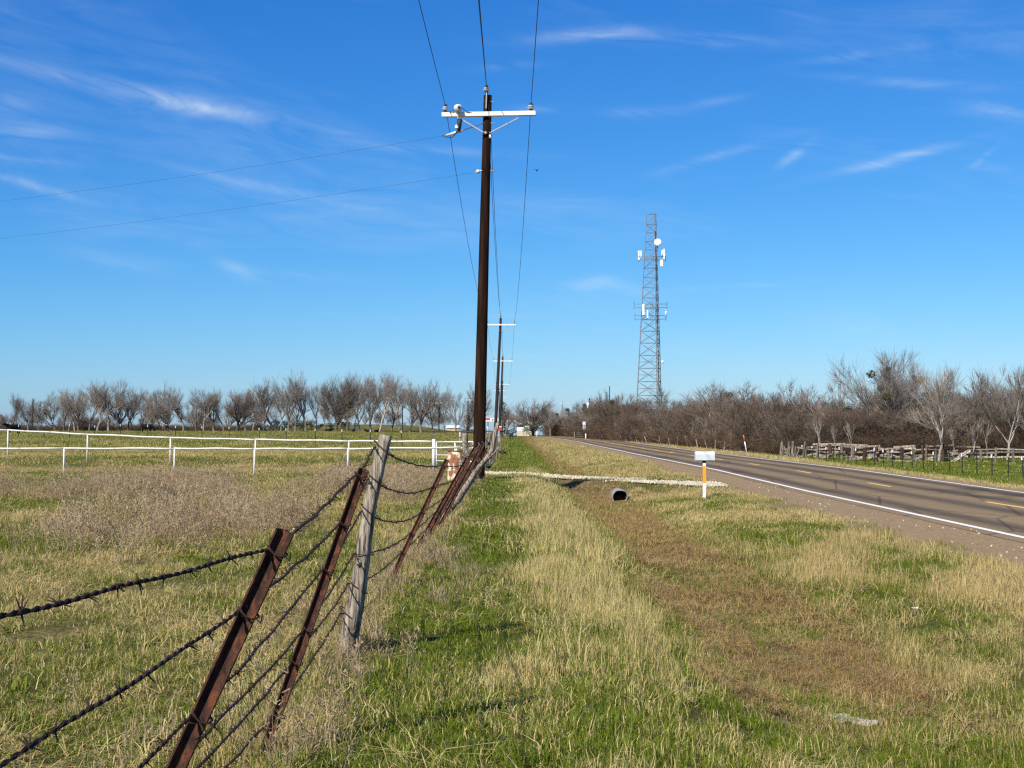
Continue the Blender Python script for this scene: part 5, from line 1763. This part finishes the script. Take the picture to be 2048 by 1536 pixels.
# ================================================================== cattle
def cow_mesh(lying=False, graze=False):
    mb = MB()
    zb = .0 if not lying else -.62
    def loft(pts, rx, rz, n=12):
        pts = [Vector(p) for p in pts]; vs_ = []; fs = []
        for i, p in enumerate(pts):
            t = (pts[min(i + 1, len(pts) - 1)] - pts[max(i - 1, 0)]).normalized(); side = Vector((0, 1, 0)); u = side.cross(t).normalized()
            for k in range(n):
                a = 2 * math.pi * k / n; vs_.append(p + side * math.cos(a) * rx[i] + u * math.sin(a) * rz[i])
        for i in range(len(pts) - 1):
            for k in range(n):
                k2 = (k + 1) % n; fs.append((i * n + k, i * n + k2, (i + 1) * n + k2, (i + 1) * n + k))
        fs.append(tuple(range(n - 1, -1, -1))); fs.append(tuple((len(pts) - 1) * n + k for k in range(n))); mb.add(vs_, fs)
    # body along +x (head)
    loft([(-.95, 0, 1.02 + zb), (-.85, 0, 1.0 + zb), (-.6, 0, .98 + zb), (-.2, 0, .90 + zb), (.2, 0, .90 + zb), (.55, 0, .95 + zb), (.78, 0, 1.02 + zb), (.86, 0, 1.06 + zb)], [.12, .25, .31, .37, .36, .29, .21, .12], [.14, .29, .34, .38, .39, .37, .27, .14])
    if graze:
        neck = [(.65, 0, 1.08 + zb), (.95, 0, .95 + zb), (1.15, 0, .62 + zb), (1.25, 0, .38 + zb)]; head = [(1.2, 0, .5 + zb), (1.28, 0, .34 + zb), (1.36, 0, .14 + zb), (1.40, 0, .07 + zb)]
    else:
        neck = [(.6, 0, 1.05 + zb), (.9, 0, 1.2 + zb), (1.15, 0, 1.33 + zb)]; head = [(1.05, 0, 1.38 + zb), (1.22, 0, 1.36 + zb), (1.45, 0, 1.25 + zb), (1.55, 0, 1.2 + zb)]
    loft(neck, [.19, .16, .12, .10][:len(neck)], [.30, .23, .16, .12][:len(neck)])
    loft(head, [.10, .12, .085, .06], [.11, .14, .09, .06])
    for sg in (-1, 1):
        e = Vector(head[0]); mb.tube([e + Vector((0, .08 * sg, .02)), e + Vector((-.03, .2 * sg, .03)), e + Vector((-.03, .27 * sg, .0))], [.03, .045, .015], 6)
    if not lying:
        for (x, sg, hind) in ((.55, 1, 0), (.60, -1, 0), (-.70, 1, 1), (-.62, -1, 1)):
            y = .17 * sg
            if hind: mb.tube([(x, y, .95), (x + .06, y, .68), (x - .10, y, .46), (x - .05, y, .2), (x - .03, y, .04), (x, y, 0)], [.2, .15, .075, .055, .06, .07], 8)
            else: mb.tube([(x, y, .85), (x + .02, y, .55), (x + .03, y, .40), (x, y, .18), (x, y, .04), (x + .02, y, 0)], [.15, .10, .07, .05, .055, .065], 8)
    else:
        for (x, sg) in ((.5, 1), (.45, -1), (-.55, 1)):
            mb.tube([(x - .2, .25 * sg, .22), (x + .15, .42 * sg, .1), (x - .1, .46 * sg, .06)], [.13, .08, .05], 7)
    mb.tube([(-.93, 0, 1.15 + zb), (-1.02, 0, 1.05 + zb), (-1.04, 0, .8 + zb), (-1.03, 0, max(.1, .5 + zb))], [.04, .03, .022, .035], 6)
    return mb


def cow(x, y, d, rz, label, m_, lying=False, graze=False, s_=1.0, group=None):
    mb = cow_mesh(lying, graze); me = mb.mesh('cow', m_, (0, 0, 0), True)
    o = bpy.data.objects.new('cow', me); COL.objects.link(o)
    X = (x - 1024) / FPX * d; o.location = (X, d, gz(X, d)); o.rotation_euler = (0, 0, rz); o.scale = (s_, s_, s_)
    md = o.modifiers.new('skin', 'REMESH'); md.mode = 'VOXEL'; md.voxel_size = .045; md.use_smooth_shade = True
    return tag(o, label, 'cow', group)


cow(27, 862, 176, 0.85 + math.pi, 'black cow standing at the pasture edge behind the pipe rail', M['cow'], s_=1.0)
cow(294, 860, 225, -.15, 'black cow grazing with head down behind the white-tipped posts', M['cow'], graze=True, s_=1.05)
cow(331, 860, 236, 1.4, 'brown and white cow facing away beside the grazing black cow', M['cow_brown'], graze=True)
for (x, d, rz) in ((657, 250, .5), (707, 246, 1.7), (737, 246, 2.6), (753, 248, 1.2)):
    cow(x, 867, d, rz, 'black cow lying in the grass before the earth bank', M['cow'], lying=True, s_=.72, group='cattle lying in the pasture')

# ================================================================== leafless trees
class NB:
    """fast collector of thin tapered tubes"""
    def __init__(self): self.v = []; self.f = []
    def tube(self, pts, rad, sides):
        n = len(pts); b0 = len(self.v); ref = None
        for i, p in enumerate(pts):
            t = pts[min(i + 1, n - 1)] - pts[max(i - 1, 0)]; t.normalize()
            if ref is None: ref = t.orthogonal()
            ref = (ref - t * ref.dot(t)).normalized(); b = t.cross(ref)
            for k in range(sides):
                a = 2 * math.pi * k / sides
                q = p + ref * (math.cos(a) * rad[i]) + b * (math.sin(a) * rad[i])
                self.v.append((q.x, q.y, q.z))
        for i in range(n - 1):
            for k in range(sides):
                k2 = (k + 1) % sides
                self.f.append((b0 + i * sides + k, b0 + i * sides + k2, b0 + (i + 1) * sides + k2, b0 + (i + 1) * sides + k))
    def mesh(self, name, m_):
        me = bpy.data.meshes.new(name); me.from_pydata(self.v, [], self.f); me.materials.append(m_)
        me.polygons.foreach_set('use_smooth', [True] * len(me.polygons)); me.update(); return me


def make_tree(seed, H, trunk_f=.22, limbs=5, spread=.55, kids=(7, 6, 6), rise=.25, r0=.2, twig=.013, multi=1, droop=0.0, wob=.18, lean=0.0, low=0.15):
    """returns (trunk NB, crown NB, tip points)"""
    R = random.Random(seed); T, C = NB(), NB(); tips = []
    def rv(s): return Vector((R.gauss(0, s), R.gauss(0, s), R.gauss(0, s)))
    def branch(p, d, L, r, lev):
        n = (6, 5, 4, 3, 2)[min(lev, 4)]
        pts = [p]; dirs = [d]; q = p; dd = d
        for i in range(n):
            dd = (dd + rv(wob if lev < 2 else wob * .7) + Vector((0, 0, rise * (.5 if lev < 2 else .35) - droop * lev * .12))).normalized()
            q = q + dd * (L / n); pts.append(q); dirs.append(dd)
        end = (.62, .45, .4, .4, .5)[min(lev, 4)]
        rad = [max(twig * .5, r * (1 + (end - 1) * i / n)) for i in range(n + 1)]
        (T if lev < 2 else C).tube(pts, rad, (8, 6, 4, 3, 3)[min(lev, 4)])
        if lev >= 4 or L < .22: return
        if lev == 3: tips.append(q)
        k = limbs if lev == 0 else kids[min(lev - 1, 2)]
        for j in range(k):
            f = (R.uniform(.62, 1.0) if lev == 0 else R.uniform(low, 1.0) ** .85); 
            if j == 0: f = 1.0
            x = f * n; i = min(n - 1, int(x)); pp = pts[i].lerp(pts[i + 1], x - i); bd = dirs[i + 1]
            out = rv(1.0); out = (out - bd * out.dot(bd)).normalized()
            sp = spread * R.uniform(.6, 1.35) * (1 if j else .35) * (1 if lev < 2 else .8)
            nd = (bd * math.cos(sp) + out * math.sin(sp)); nd.z += .05; nd.normalize()
            if lev == 0: nl = H * (1 - trunk_f) * R.uniform(.5, .72)
            else: nl = L * R.uniform(.42, .72) * (1.15 - .4 * f) if lev < 3 else L * R.uniform(.55, .95)
            branch(pp, nd, nl, max(twig, rad[i] * (.66 if lev == 0 else .58)), lev + 1)
    for m in range(multi):
        d = Vector((R.gauss(0, .05 if multi == 1 else .28) + lean, R.gauss(0, .05 if multi == 1 else .28), 1)).normalized()
        p = Vector((0, 0, -.3)) if multi == 1 else Vector((R.gauss(0, .18), R.gauss(0, .18), -.3))
        branch(p, d, H * trunk_f * (1 if multi == 1 else R.uniform(.7, 1.3)), r0 * (1 if multi == 1 else .7), 0)
    return T, C, tips


def norm_h(nbs, H):
    zm = max(max(v[2] for v in nb.v) for nb in nbs if nb.v); k = H / zm
    for nb in nbs: nb.v = [(v[0] * k, v[1] * k, v[2] * k) for v in nb.v]
    return k


def leaf_cluster(centres, n, rad, size, seed, m_, name):
    r = np.random.default_rng(seed); V = []; F = []
    for c, rr in centres:
        for i in range(n):
            o = r.normal(0, 1, 3); o = o / np.linalg.norm(o) * rr * r.uniform(.3, 1.0) ** .6; p = np.array(c) + o * np.array([1, 1, .8])
            a = r.normal(0, 1, 3); a /= np.linalg.norm(a); b = np.cross(a, r.normal(0, 1, 3)); b /= np.linalg.norm(b)
            s = size * r.uniform(.6, 1.3); k = len(V); V += [p - a * s, p + b * s * .55, p + a * s, p - b * s * .55]; F.append((k, k + 1, k + 2, k + 3))
    return np_mesh(name, np.array(V), np.array(F), m_, smooth_=False)


PROTO = {}
def proto(key, tm, cm, mist=0, **kw):
    H = kw.pop('H'); T, C, tips = make_tree(H=H, **kw); k = norm_h((T, C), H)
    leaf = None
    if mist:
        R = random.Random(kw['seed']); cs = [tuple(t * k) for t in R.sample(tips, mist)]
        leaf = leaf_cluster([(c, R.uniform(.25, .5)) for c in cs], 130, .4, .10, kw['seed'], M['leaf_mistletoe'], 'mistletoe')
    PROTO[key] = (T.mesh('trunk', M[tm]), C.mesh('crown', M[cm]), leaf, H)


proto('elm0', 'bark', 'twig', seed=1, H=9.5, trunk_f=.22, limbs=6, spread=.5, kids=(8, 6, 5), rise=.2, r0=.24, twig=.010, wob=.12)
proto('elm1', 'bark', 'twig', seed=2, H=9.5, trunk_f=.26, limbs=5, spread=.5, kids=(8, 6, 5), rise=.2, r0=.22, twig=.010, wob=.12)
proto('elm2', 'bark', 'twig', seed=3, H=9.5, trunk_f=.2, limbs=6, spread=.6, kids=(8, 7, 8), rise=.16, r0=.2, twig=.010, mist=2, wob=.13)
proto('slim0', 'bark_pale', 'twig', seed=4, H=9.5, trunk_f=.34, limbs=6, spread=.45, kids=(7, 6, 5), rise=.24, r0=.18, twig=.010, wob=.12)
proto('slim1', 'bark', 'twig', seed=5, H=9.5, trunk_f=.3, limbs=5, spread=.5, kids=(7, 6, 5), rise=.24, r0=.18, twig=.010, lean=.1, wob=.13)
proto('oak', 'bark_dark', 'twig_dark', seed=6, H=11.0, trunk_f=.2, limbs=8, spread=.7, kids=(9, 8, 9), rise=.13, r0=.42, twig=.011, wob=.13)
proto('thk0', 'bark_pale', 'twig_thk', seed=7, H=7.0, trunk_f=.14, limbs=4, spread=.6, kids=(6, 6, 7), rise=.2, r0=.11, twig=.012, multi=3)
proto('thk1', 'bark', 'twig_thkd', seed=8, H=7.0, trunk_f=.12, limbs=4, spread=.7, kids=(6, 6, 7), rise=.16, r0=.11, twig=.012, multi=4)
proto('thk2', 'bark', 'twig_thk', seed=9, H=7.0, trunk_f=.2, limbs=5, spread=.65, kids=(7, 6, 7), rise=.15, r0=.16, twig=.012, mist=1)
proto('wood0', 'bark', 'twig_thk', seed=21, H=8.0, trunk_f=.3, limbs=6, spread=.6, kids=(7, 6, 6), rise=.15, r0=.20, twig=.011, wob=.2)
proto('wood1', 'bark_pale', 'twig_thk', seed=22, H=8.0, trunk_f=.36, limbs=5, spread=.55, kids=(7, 6, 6), rise=.18, r0=.16, twig=.011, wob=.18)
proto('wood2', 'bark_dark', 'twig_thkd', seed=23, H=8.0, trunk_f=.24, limbs=7, spread=.7, kids=(7, 6, 7), rise=.12, r0=.2, twig=.012, wob=.2)
proto('tall', 'bark_dark', 'twig', seed=10, H=10.5, trunk_f=.3, limbs=6, spread=.62, kids=(8, 7, 8), rise=.16, r0=.24, twig=.012, mist=9)
proto('pale', 'bark_pale', 'twig', seed=13, H=8.5, trunk_f=.26, limbs=5, spread=.5, kids=(7, 6, 7), rise=.16, r0=.14, twig=.011, wob=.2)
proto('dead', 'bark_pale', 'bark_pale', seed=14, H=5.0, trunk_f=.42, limbs=3, spread=.4, kids=(4, 3, 3), rise=.32, r0=.075, twig=.011, wob=.16)


def place(key, X, d, H, label, cat='tree', group=None, rz=None, sx=1.0, name='bare_tree', z=None):
    tm, cm, lf, h0 = PROTO[key]
    zb = gz(X, d) if z is None else z
    root = thing(name, (X, d, zb - .05), label, cat, group)
    s_ = H / h0; root.scale = (s_ * sx, s_ * sx, s_); root.rotation_euler = (0, 0, random.uniform(0, 6.28) if rz is None else rz)
    for nm, me in (('trunk', tm), ('crown', cm)) + ((('mistletoe', lf),) if lf else ()):
        o = bpy.data.objects.new(nm, me); COL.objects.link(o); o.parent = root
    return root


def place_px(key, x, ytop, d, label, **kw):
    X = (x - 1024) / FPX * d; zt_ = P(x, ytop, d).z; zb = gz(X, d)
    return place(key, X, d, max(1.5, zt_ - zb), label, **kw)


rt = random.Random(3)
LROW = 'leafless trees along the far pasture edge'
for (x, y, key, sx) in ((-30, 785, 'elm0', 1), (20, 788, 'elm1', .9), (78, 786, 'slim1', .8), (112, 779, 'elm2', 1), (137, 786, 'slim1', .8), (158, 783, 'elm0', .8), (178, 768, 'slim1', .9), (196, 757, 'elm1', 1.05), (217, 764, 'slim0', .9), (243, 773, 'elm0', .95),
                        (266, 783, 'slim1', .8), (284, 786, 'slim0', .7), (322, 768, 'slim1', 1.0), (341, 774, 'elm2', .9), (368, 780, 'elm1', .95), (407, 779, 'slim0', .8), (428, 773, 'elm0', .9), (505, 771, 'slim1', .9), (545, 765, 'elm1', .9),
                        (562, 768, 'slim0', .8), (590, 755, 'slim1', .8), (612, 743, 'elm1', .85), (634, 752, 'slim0', .75), (708, 745, 'slim0', .8), (720, 750, 'slim1', .7), (740, 742, 'elm0', .8), (760, 745, 'slim0', .85), (781, 757, 'slim1', .8), (800, 756, 'slim0', .8),
                        (58, 792, 'slim1', .9), (128, 782, 'elm0', .9), (150, 778, 'slim0', .8), (256, 778, 'elm1', .9), (296, 782, 'elm0', .8), (392, 784, 'slim1', .9), (448, 780, 'elm1', .8), (492, 776, 'slim0', .8), (526, 770, 'slim1', .9), (577, 763, 'elm0', .8), (652, 750, 'slim1', .7), (694, 748, 'slim1', .8), (820, 762, 'elm1', .85), (912, 778, 'slim1', .8), (955, 782, 'elm0', .8),
                        (-70, 780, 'elm1', 1), (-115, 775, 'slim1', .9), (-160, 782, 'elm0', 1), (-210, 778, 'elm1', .9), (-265, 784, 'slim1', .9),
                        (842, 765, 'elm0', .9), (866, 772, 'slim1', .75), (890, 776, 'slim0', .8), (932, 774, 'elm1', .95)):
    d = 272 + rt.uniform(-8, 9)
    pale = key == 'slim0'
    place_px(key, x, y - 7 + rt.uniform(-9, 7), d, ('leafless tree with a pale grey trunk in the row behind the pasture' if pale else 'leafless grey tree in the row along the far pasture edge'), group=('pale-trunked ' + LROW if pale else LROW), sx=sx * rt.uniform(1.0, 1.45))
place_px('oak', 672, 736, 262, 'broad dark leafless oak, biggest crown in the pasture tree row', sx=.85)
place_px('oak', 474, 772, 262, 'dark-trunked wide leafless tree by the left end of the earth bank', sx=1.05, rz=2.0)
place_px('thk2', 303, 800, 275, 'leaning leafless tree with a mistletoe ball in the pasture row', rz=1.0)
# second row, lower and farther
for i in range(26):
    x = -40 + i * 39 + rt.uniform(-14, 14)
    place_px(rt.choice(['elm0', 'slim1', 'thk0', 'thk1']), x, rt.uniform(800, 828), 300 + rt.uniform(0, 25), 'low leafless tree in the second row behind the pasture trees', group='second row of pasture trees', sx=rt.uniform(1.0, 1.5))
# trees near the crest
place_px('elm2', 940, 800, 300, 'leafless tree half hidden behind the near utility pole', sx=1.1)
place_px('oak', 1066, 789, 275, 'round dense leafless tree standing at the road crest', sx=1.25, rz=.6)
place_px('elm0', 1012, 800, 290, 'leafless tree beside the ivy-covered trunk at the crest', sx=.9)
CR = 'leafless trees around the bend at the crest'
for (x, y) in ((1100, 808), (1122, 812), (1145, 800), (1165, 796), (1182, 787), (1200, 790), (1215, 786), (1236, 778)):
    place_px(rt.choice(['thk0', 'elm0', 'thk2']), x, y, 268 + rt.uniform(-8, 12), 'leafless tree behind the bend between crest and tower', group=CR, sx=1.1)
# thicket beyond the road
TH = 'leafless trees of the roadside thicket'
prof_x = [1150, 1180, 1250, 1300, 1340, 1380, 1440, 1480, 1530, 1580, 1620, 1660, 1700, 1760, 1860, 1930, 1980, 2048, 2200]
prof_y = [803, 792, 776, 777, 767, 772, 751, 768, 750, 768, 765, 770, 745, 740, 738, 745, 724, 728, 735]
for i in range(84):
    x = 1150 + (2160 - 1150) * (i + rt.uniform(0, 1)) / 84
    dep = rt.choice([0, 0, 1, 1, 2]); d = float(front_d(x)) + 2 + dep * 9 + rt.uniform(0, 6)
    top = np.interp(x, prof_x, prof_y); f = rt.uniform(.72, 1.06) if dep else rt.uniform(.42, .8)
    y = 875 - (875 - top) * f
    k_ = rt.choice(['thk0', 'thk1', 'thk2', 'thk1', 'wood0'] if dep == 0 else ['wood0', 'wood1', 'wood2', 'thk1', 'wood1', 'wood2'])
    lab = {'thk0': 'leafless grey many-stemmed tree in the thicket beyond the road', 'thk1': 'leafless dark brown many-stemmed tree in the thicket beyond the road', 'thk2': 'leafless single-stemmed tree with a mistletoe ball in the roadside thicket', 'wood0': 'leafless spreading tree with a grey trunk in the thicket beyond the road', 'wood1': 'leafless tree with a pale straight trunk in the thicket beyond the road', 'wood2': 'leafless dark-trunked tree with a wide low crown in the thicket beyond the road'}[k_]
    place_px(k_, x, y, d, lab, group=TH + {'thk0': ' (grey stems)', 'thk1': ' (dark stems)', 'thk2': ' (mistletoe)', 'wood0': ' (grey trunks)', 'wood1': ' (pale trunks)', 'wood2': ' (dark trunks)'}[k_], sx=rt.uniform(.95, 1.4), name='thicket_tree')
place_px('thk1', 1535, 747, 140, 'rounded dark tree standing highest in the middle of the thicket', sx=1.25, name='thicket_tree')
place_px('thk2', 1440, 750, 165, 'open-branched leafless tree topping the thicket right of the tower', sx=1.1, name='thicket_tree')
place_px('tall', 1765, 684, 126, 'tall leafless tree with green mistletoe towering over the corral', sx=.95, rz=1.2)
place_px('tall', 1830, 703, 130, 'tall leafless tree close beside the mistletoe-laden one', sx=.8, rz=4.0)
place_px('pale', 1876, 722, 104, 'pale-barked leafless tree growing out of the corral ruins', sx=1.0, rz=.4)
place_px('pale', 2012, 722, 108, 'pale forked tree near the right end of the corral', sx=1.0, rz=2.4)
place_px('elm2', 1985, 722, 124, 'leafless tree behind the right end of the corral', sx=1.0)
place_px('slim1', 1940, 745, 122, 'slender leafless tree behind the broken corral gate', sx=1.0)
place_px('elm0', 2060, 727, 116, 'leafless tree at the far right behind the steel posts', sx=1.0)
place_px('pale', 1302, 795, 186, 'pale-trunked tree standing before the thicket below the tower', sx=.7, rz=3.0)
for i, (x, y) in enumerate(((1232, 838), (1262, 842), (1318, 836), (1335, 848), (1384, 846), (1432, 850), (1462, 838), (1506, 842), (1546, 850), (1668, 846), (1700, 838), (1905, 850), (1975, 835))):
    place_px('dead', x, y, float(front_d(x)) - 1.5 if x < 1570 else 117.0, 'thin bleached stem standing at the front of the thicket', group='bleached stems along the thicket front', sx=rt.uniform(.6, 1.0), name='dead_sapling')
place_px('dead', 1635, 830, 112, 'thin pale forked sapling behind the left part of the corral', sx=.8, rz=1.0)
place_px('dead', 1360, 835, 168, 'bleached dead tree leaning at the thicket edge', sx=1.1, rz=2.0)
place_px('dead', 1945, 842, 106, 'small pale dead tree before the corral end', sx=.8, rz=.2)
place_px('dead', 1408, 838, 160, 'grey dead sapling among leaning old posts', sx=1.2, rz=5.0)

# understorey of the thicket: one mass of fine brown stems
bcol = bpy.data.collections.new('brush_clumps')
for s in range(4):
    R = random.Random(300 + s); nb = NB()
    for i in range(26):
        p = Vector((R.gauss(0, .6), R.gauss(0, .6), -.1)); d = Vector((R.gauss(0, .28), R.gauss(0, .28), 1)).normalized(); L = R.uniform(1.6, 3.6)
        pts = [p]
        for k in range(4): d = (d + Vector((R.gauss(0, .13), R.gauss(0, .13), 0))).normalized(); p = p + d * L / 4; pts.append(p)
        nb.tube(pts, [.018, .015, .012, .009, .006], 3)
        for j in range(16):
            f = R.uniform(.15, 1) * 3.99; q = pts[int(f)].lerp(pts[int(f) + 1], f % 1); e = (d + Vector((R.gauss(0, .7), R.gauss(0, .7), R.gauss(0, .3)))).normalized()
            l_ = R.uniform(.3, .9); m_ = q + e * l_ * .5; e2 = (e + Vector((R.gauss(0, .3), R.gauss(0, .3), .15))).normalized()
            nb.tube([q, m_, m_ + e2 * l_ * .5], [.009, .007, .004], 3)
            for k in range(2):
                e3 = (e + Vector((R.gauss(0, .6), R.gauss(0, .6), R.gauss(0, .4)))).normalized(); nb.tube([m_, m_ + e3 * l_ * .4], [.006, .003], 3)
    me = nb.mesh('brush%d' % s, M['brush']); bcol.objects.link(bpy.data.objects.new('brush%d' % s, me))
n = 560
bx_px = rng.uniform(1150, 2250, n); bd = front_d(bx_px) + rng.uniform(0, 1, n) ** 1.3 * 22
bX = (bx_px - 1024) / FPX * bd
hs_px = np.interp(bx_px, prof_x, prof_y); bh = np.clip(((875 - hs_px) * .44 * bd / FPX) / 3.4, .4, 1.3) * rng.uniform(.6, 1.1, n)
edge_x = rng.uniform(1100, 1160, 40); edge_d = rng.uniform(262, 280, 40)
lx = rng.uniform(-60, 960, 240); lx = np.where((lx > 520) & (lx < 930), lx - 560, lx); ld = rng.uniform(283, 320, 240)
bX = np.concatenate([bX, (edge_x - 1024) / FPX * edge_d, (lx - 1024) / FPX * ld]); bd = np.concatenate([bd, edge_d, ld]); bh = np.concatenate([bh, rng.uniform(.7, 1.2, 40), rng.uniform(.25, .6, 240)])
n = len(bX)
wdt = np.concatenate([rng.uniform(1.0, 1.6, 560), rng.uniform(1, 1.5, 40), rng.uniform(1.2, 2.2, 240)])
scatter('thicket_brush', np.stack([bX, bd, ground(bX, bd)], 1), rng.integers(0, 4, n), np.stack([np.zeros(n), np.zeros(n), rng.uniform(0, 6.28, n)], 1), np.stack([wdt, wdt, bh], 1), {}, bcol,
        'dense brown leafless brush filling the thicket and far hedge', 'brush')

# green shrubs
def shrub(x, y, d, w_, h_, label, m_, seed, group=None, name='evergreen_shrub', n=420, stem=True):
    X = (x - 1024) / FPX * d; zb = gz(X, d); R = random.Random(seed)
    root = thing(name, (X, d, zb), label, 'shrub', group)
    cs = [((R.uniform(-.5, .5) * w_, R.uniform(-.3, .3) * w_, h_ * R.uniform(.25, .8)), h_ * R.uniform(.22, .38)) for _ in range(max(5, int(w_ * 2.5)))]
    me = leaf_cluster(cs, max(30, n // len(cs)), .3, .13, seed, m_, 'foliage'); o = bpy.data.objects.new('foliage', me); COL.objects.link(o); o.parent = root
    nb = NB()
    for c, r in cs: nb.tube([Vector((c[0] * .3, c[1] * .3, -.1)), Vector((c[0] * .7, c[1] * .7, c[2] * .5)), Vector(c)], [.05, .035, .02], 5)
    o = bpy.data.objects.new('stems', nb.mesh('stems', M['bark_dark'])); COL.objects.link(o); o.parent = root
    return root


BR_G = 'green bramble mounds on the earth bank'
for i, x in enumerate((508, 540, 566, 592, 620, 648, 676, 700)):
    shrub(x, 860, 292 - 2 * (i % 3), 3.4, 1.6 if i not in (2,) else 2.2, 'low dark green bramble mound on the foot of the earth bank', M['leaf_bramble'], 500 + i, BR_G, 'bramble', 500)
shrub(560, 850, 288, 3.0, 2.6, 'olive-brown evergreen bush at the left end of the bank', M['leaf_dark'], 520)
shrub(1068, 862, 258, 3.2, 3.0, 'dark green bush under the round tree at the crest', M['leaf_dark'], 521)
shrub(1014, 868, 215, 2.2, 2.0, 'dark rounded bush at the verge below the crest', M['leaf_dark'], 522)
iv = place_px('slim1', 1006, 803, 262, 'dark tree overgrown with ivy behind the roadside poles', sx=.8, name='ivy_tree')
hh = (P(1006, 803, 262).z - gz(-1.7, 262)); sc_ = iv.scale
R = random.Random(77); cs = [((R.gauss(0, .35), R.gauss(0, .35), 9.5 * (.3 + .68 * i / 12)), R.uniform(.5, .8)) for i in range(13)]
o = bpy.data.objects.new('ivy', leaf_cluster(cs, 70, .5, .16, 78, M['leaf_dark'], 'ivy')); COL.objects.link(o); o.parent = iv
# bare sapling by the gate and the dark-leaved one at the verge
def sapling(x, yb, yt, d, label, seed, m_='bark_dark', leaves=0):
    X = (x - 1024) / FPX * d; zb = gz(X, d); H = P(x, yt, d).z - zb
    T, C, tips = make_tree(seed, H, .35, 4, .8, (4, 3, 2), .1, .02, .006, wob=.25); norm_h((T, C), H)
    root = thing('sapling', (X, d, zb), label, 'sapling')
    for nm, nb in (('trunk', T), ('crown', C)):
        o = bpy.data.objects.new(nm, nb.mesh(nm, M[m_])); COL.objects.link(o); o.parent = root
    if leaves:
        R = random.Random(seed); cs = [((R.gauss(0, .25), R.gauss(0, .2), H * R.uniform(.1, .8)), .12) for _ in range(leaves)]
        o = bpy.data.objects.new('leaves', leaf_cluster(cs, 8, .1, .09, seed, M['leaf_dark'], 'leaves')); COL.objects.link(o); o.parent = root
    return root


sapling(710, 935, 888, 46, 'small dark leafless sapling beside the pipe fence', 91)
sapling(995, 935, 872, 55, 'thin sapling with a few dark leaves at the verge past the driveway', 92, leaves=7)

# tangled dead vines at the leaning posts
vine = thing('dead_vine', (-1.0, 27, gz(-1.0, 27)), 'tangle of dry vine hanging on the leaning posts before the driveway', 'vine')
R = random.Random(44)
for i in range(16):
    p = P(R.uniform(925, 965), R.uniform(880, 900), R.uniform(26, 34)); pts = [p]
    q = P(R.uniform(900, 965), R.uniform(930, 985), p.y + R.uniform(-2, 2))
    for k in range(1, 8): pts.append(p.lerp(q, k / 7) + Vector((R.gauss(0, .07), R.gauss(0, .07), R.gauss(0, .05))))
    mb = MB(); mb.tube(pts, .008, 4, cap=False); mb.build('stem', M['bark_dark' if i % 2 else 'old_wood'], vine)
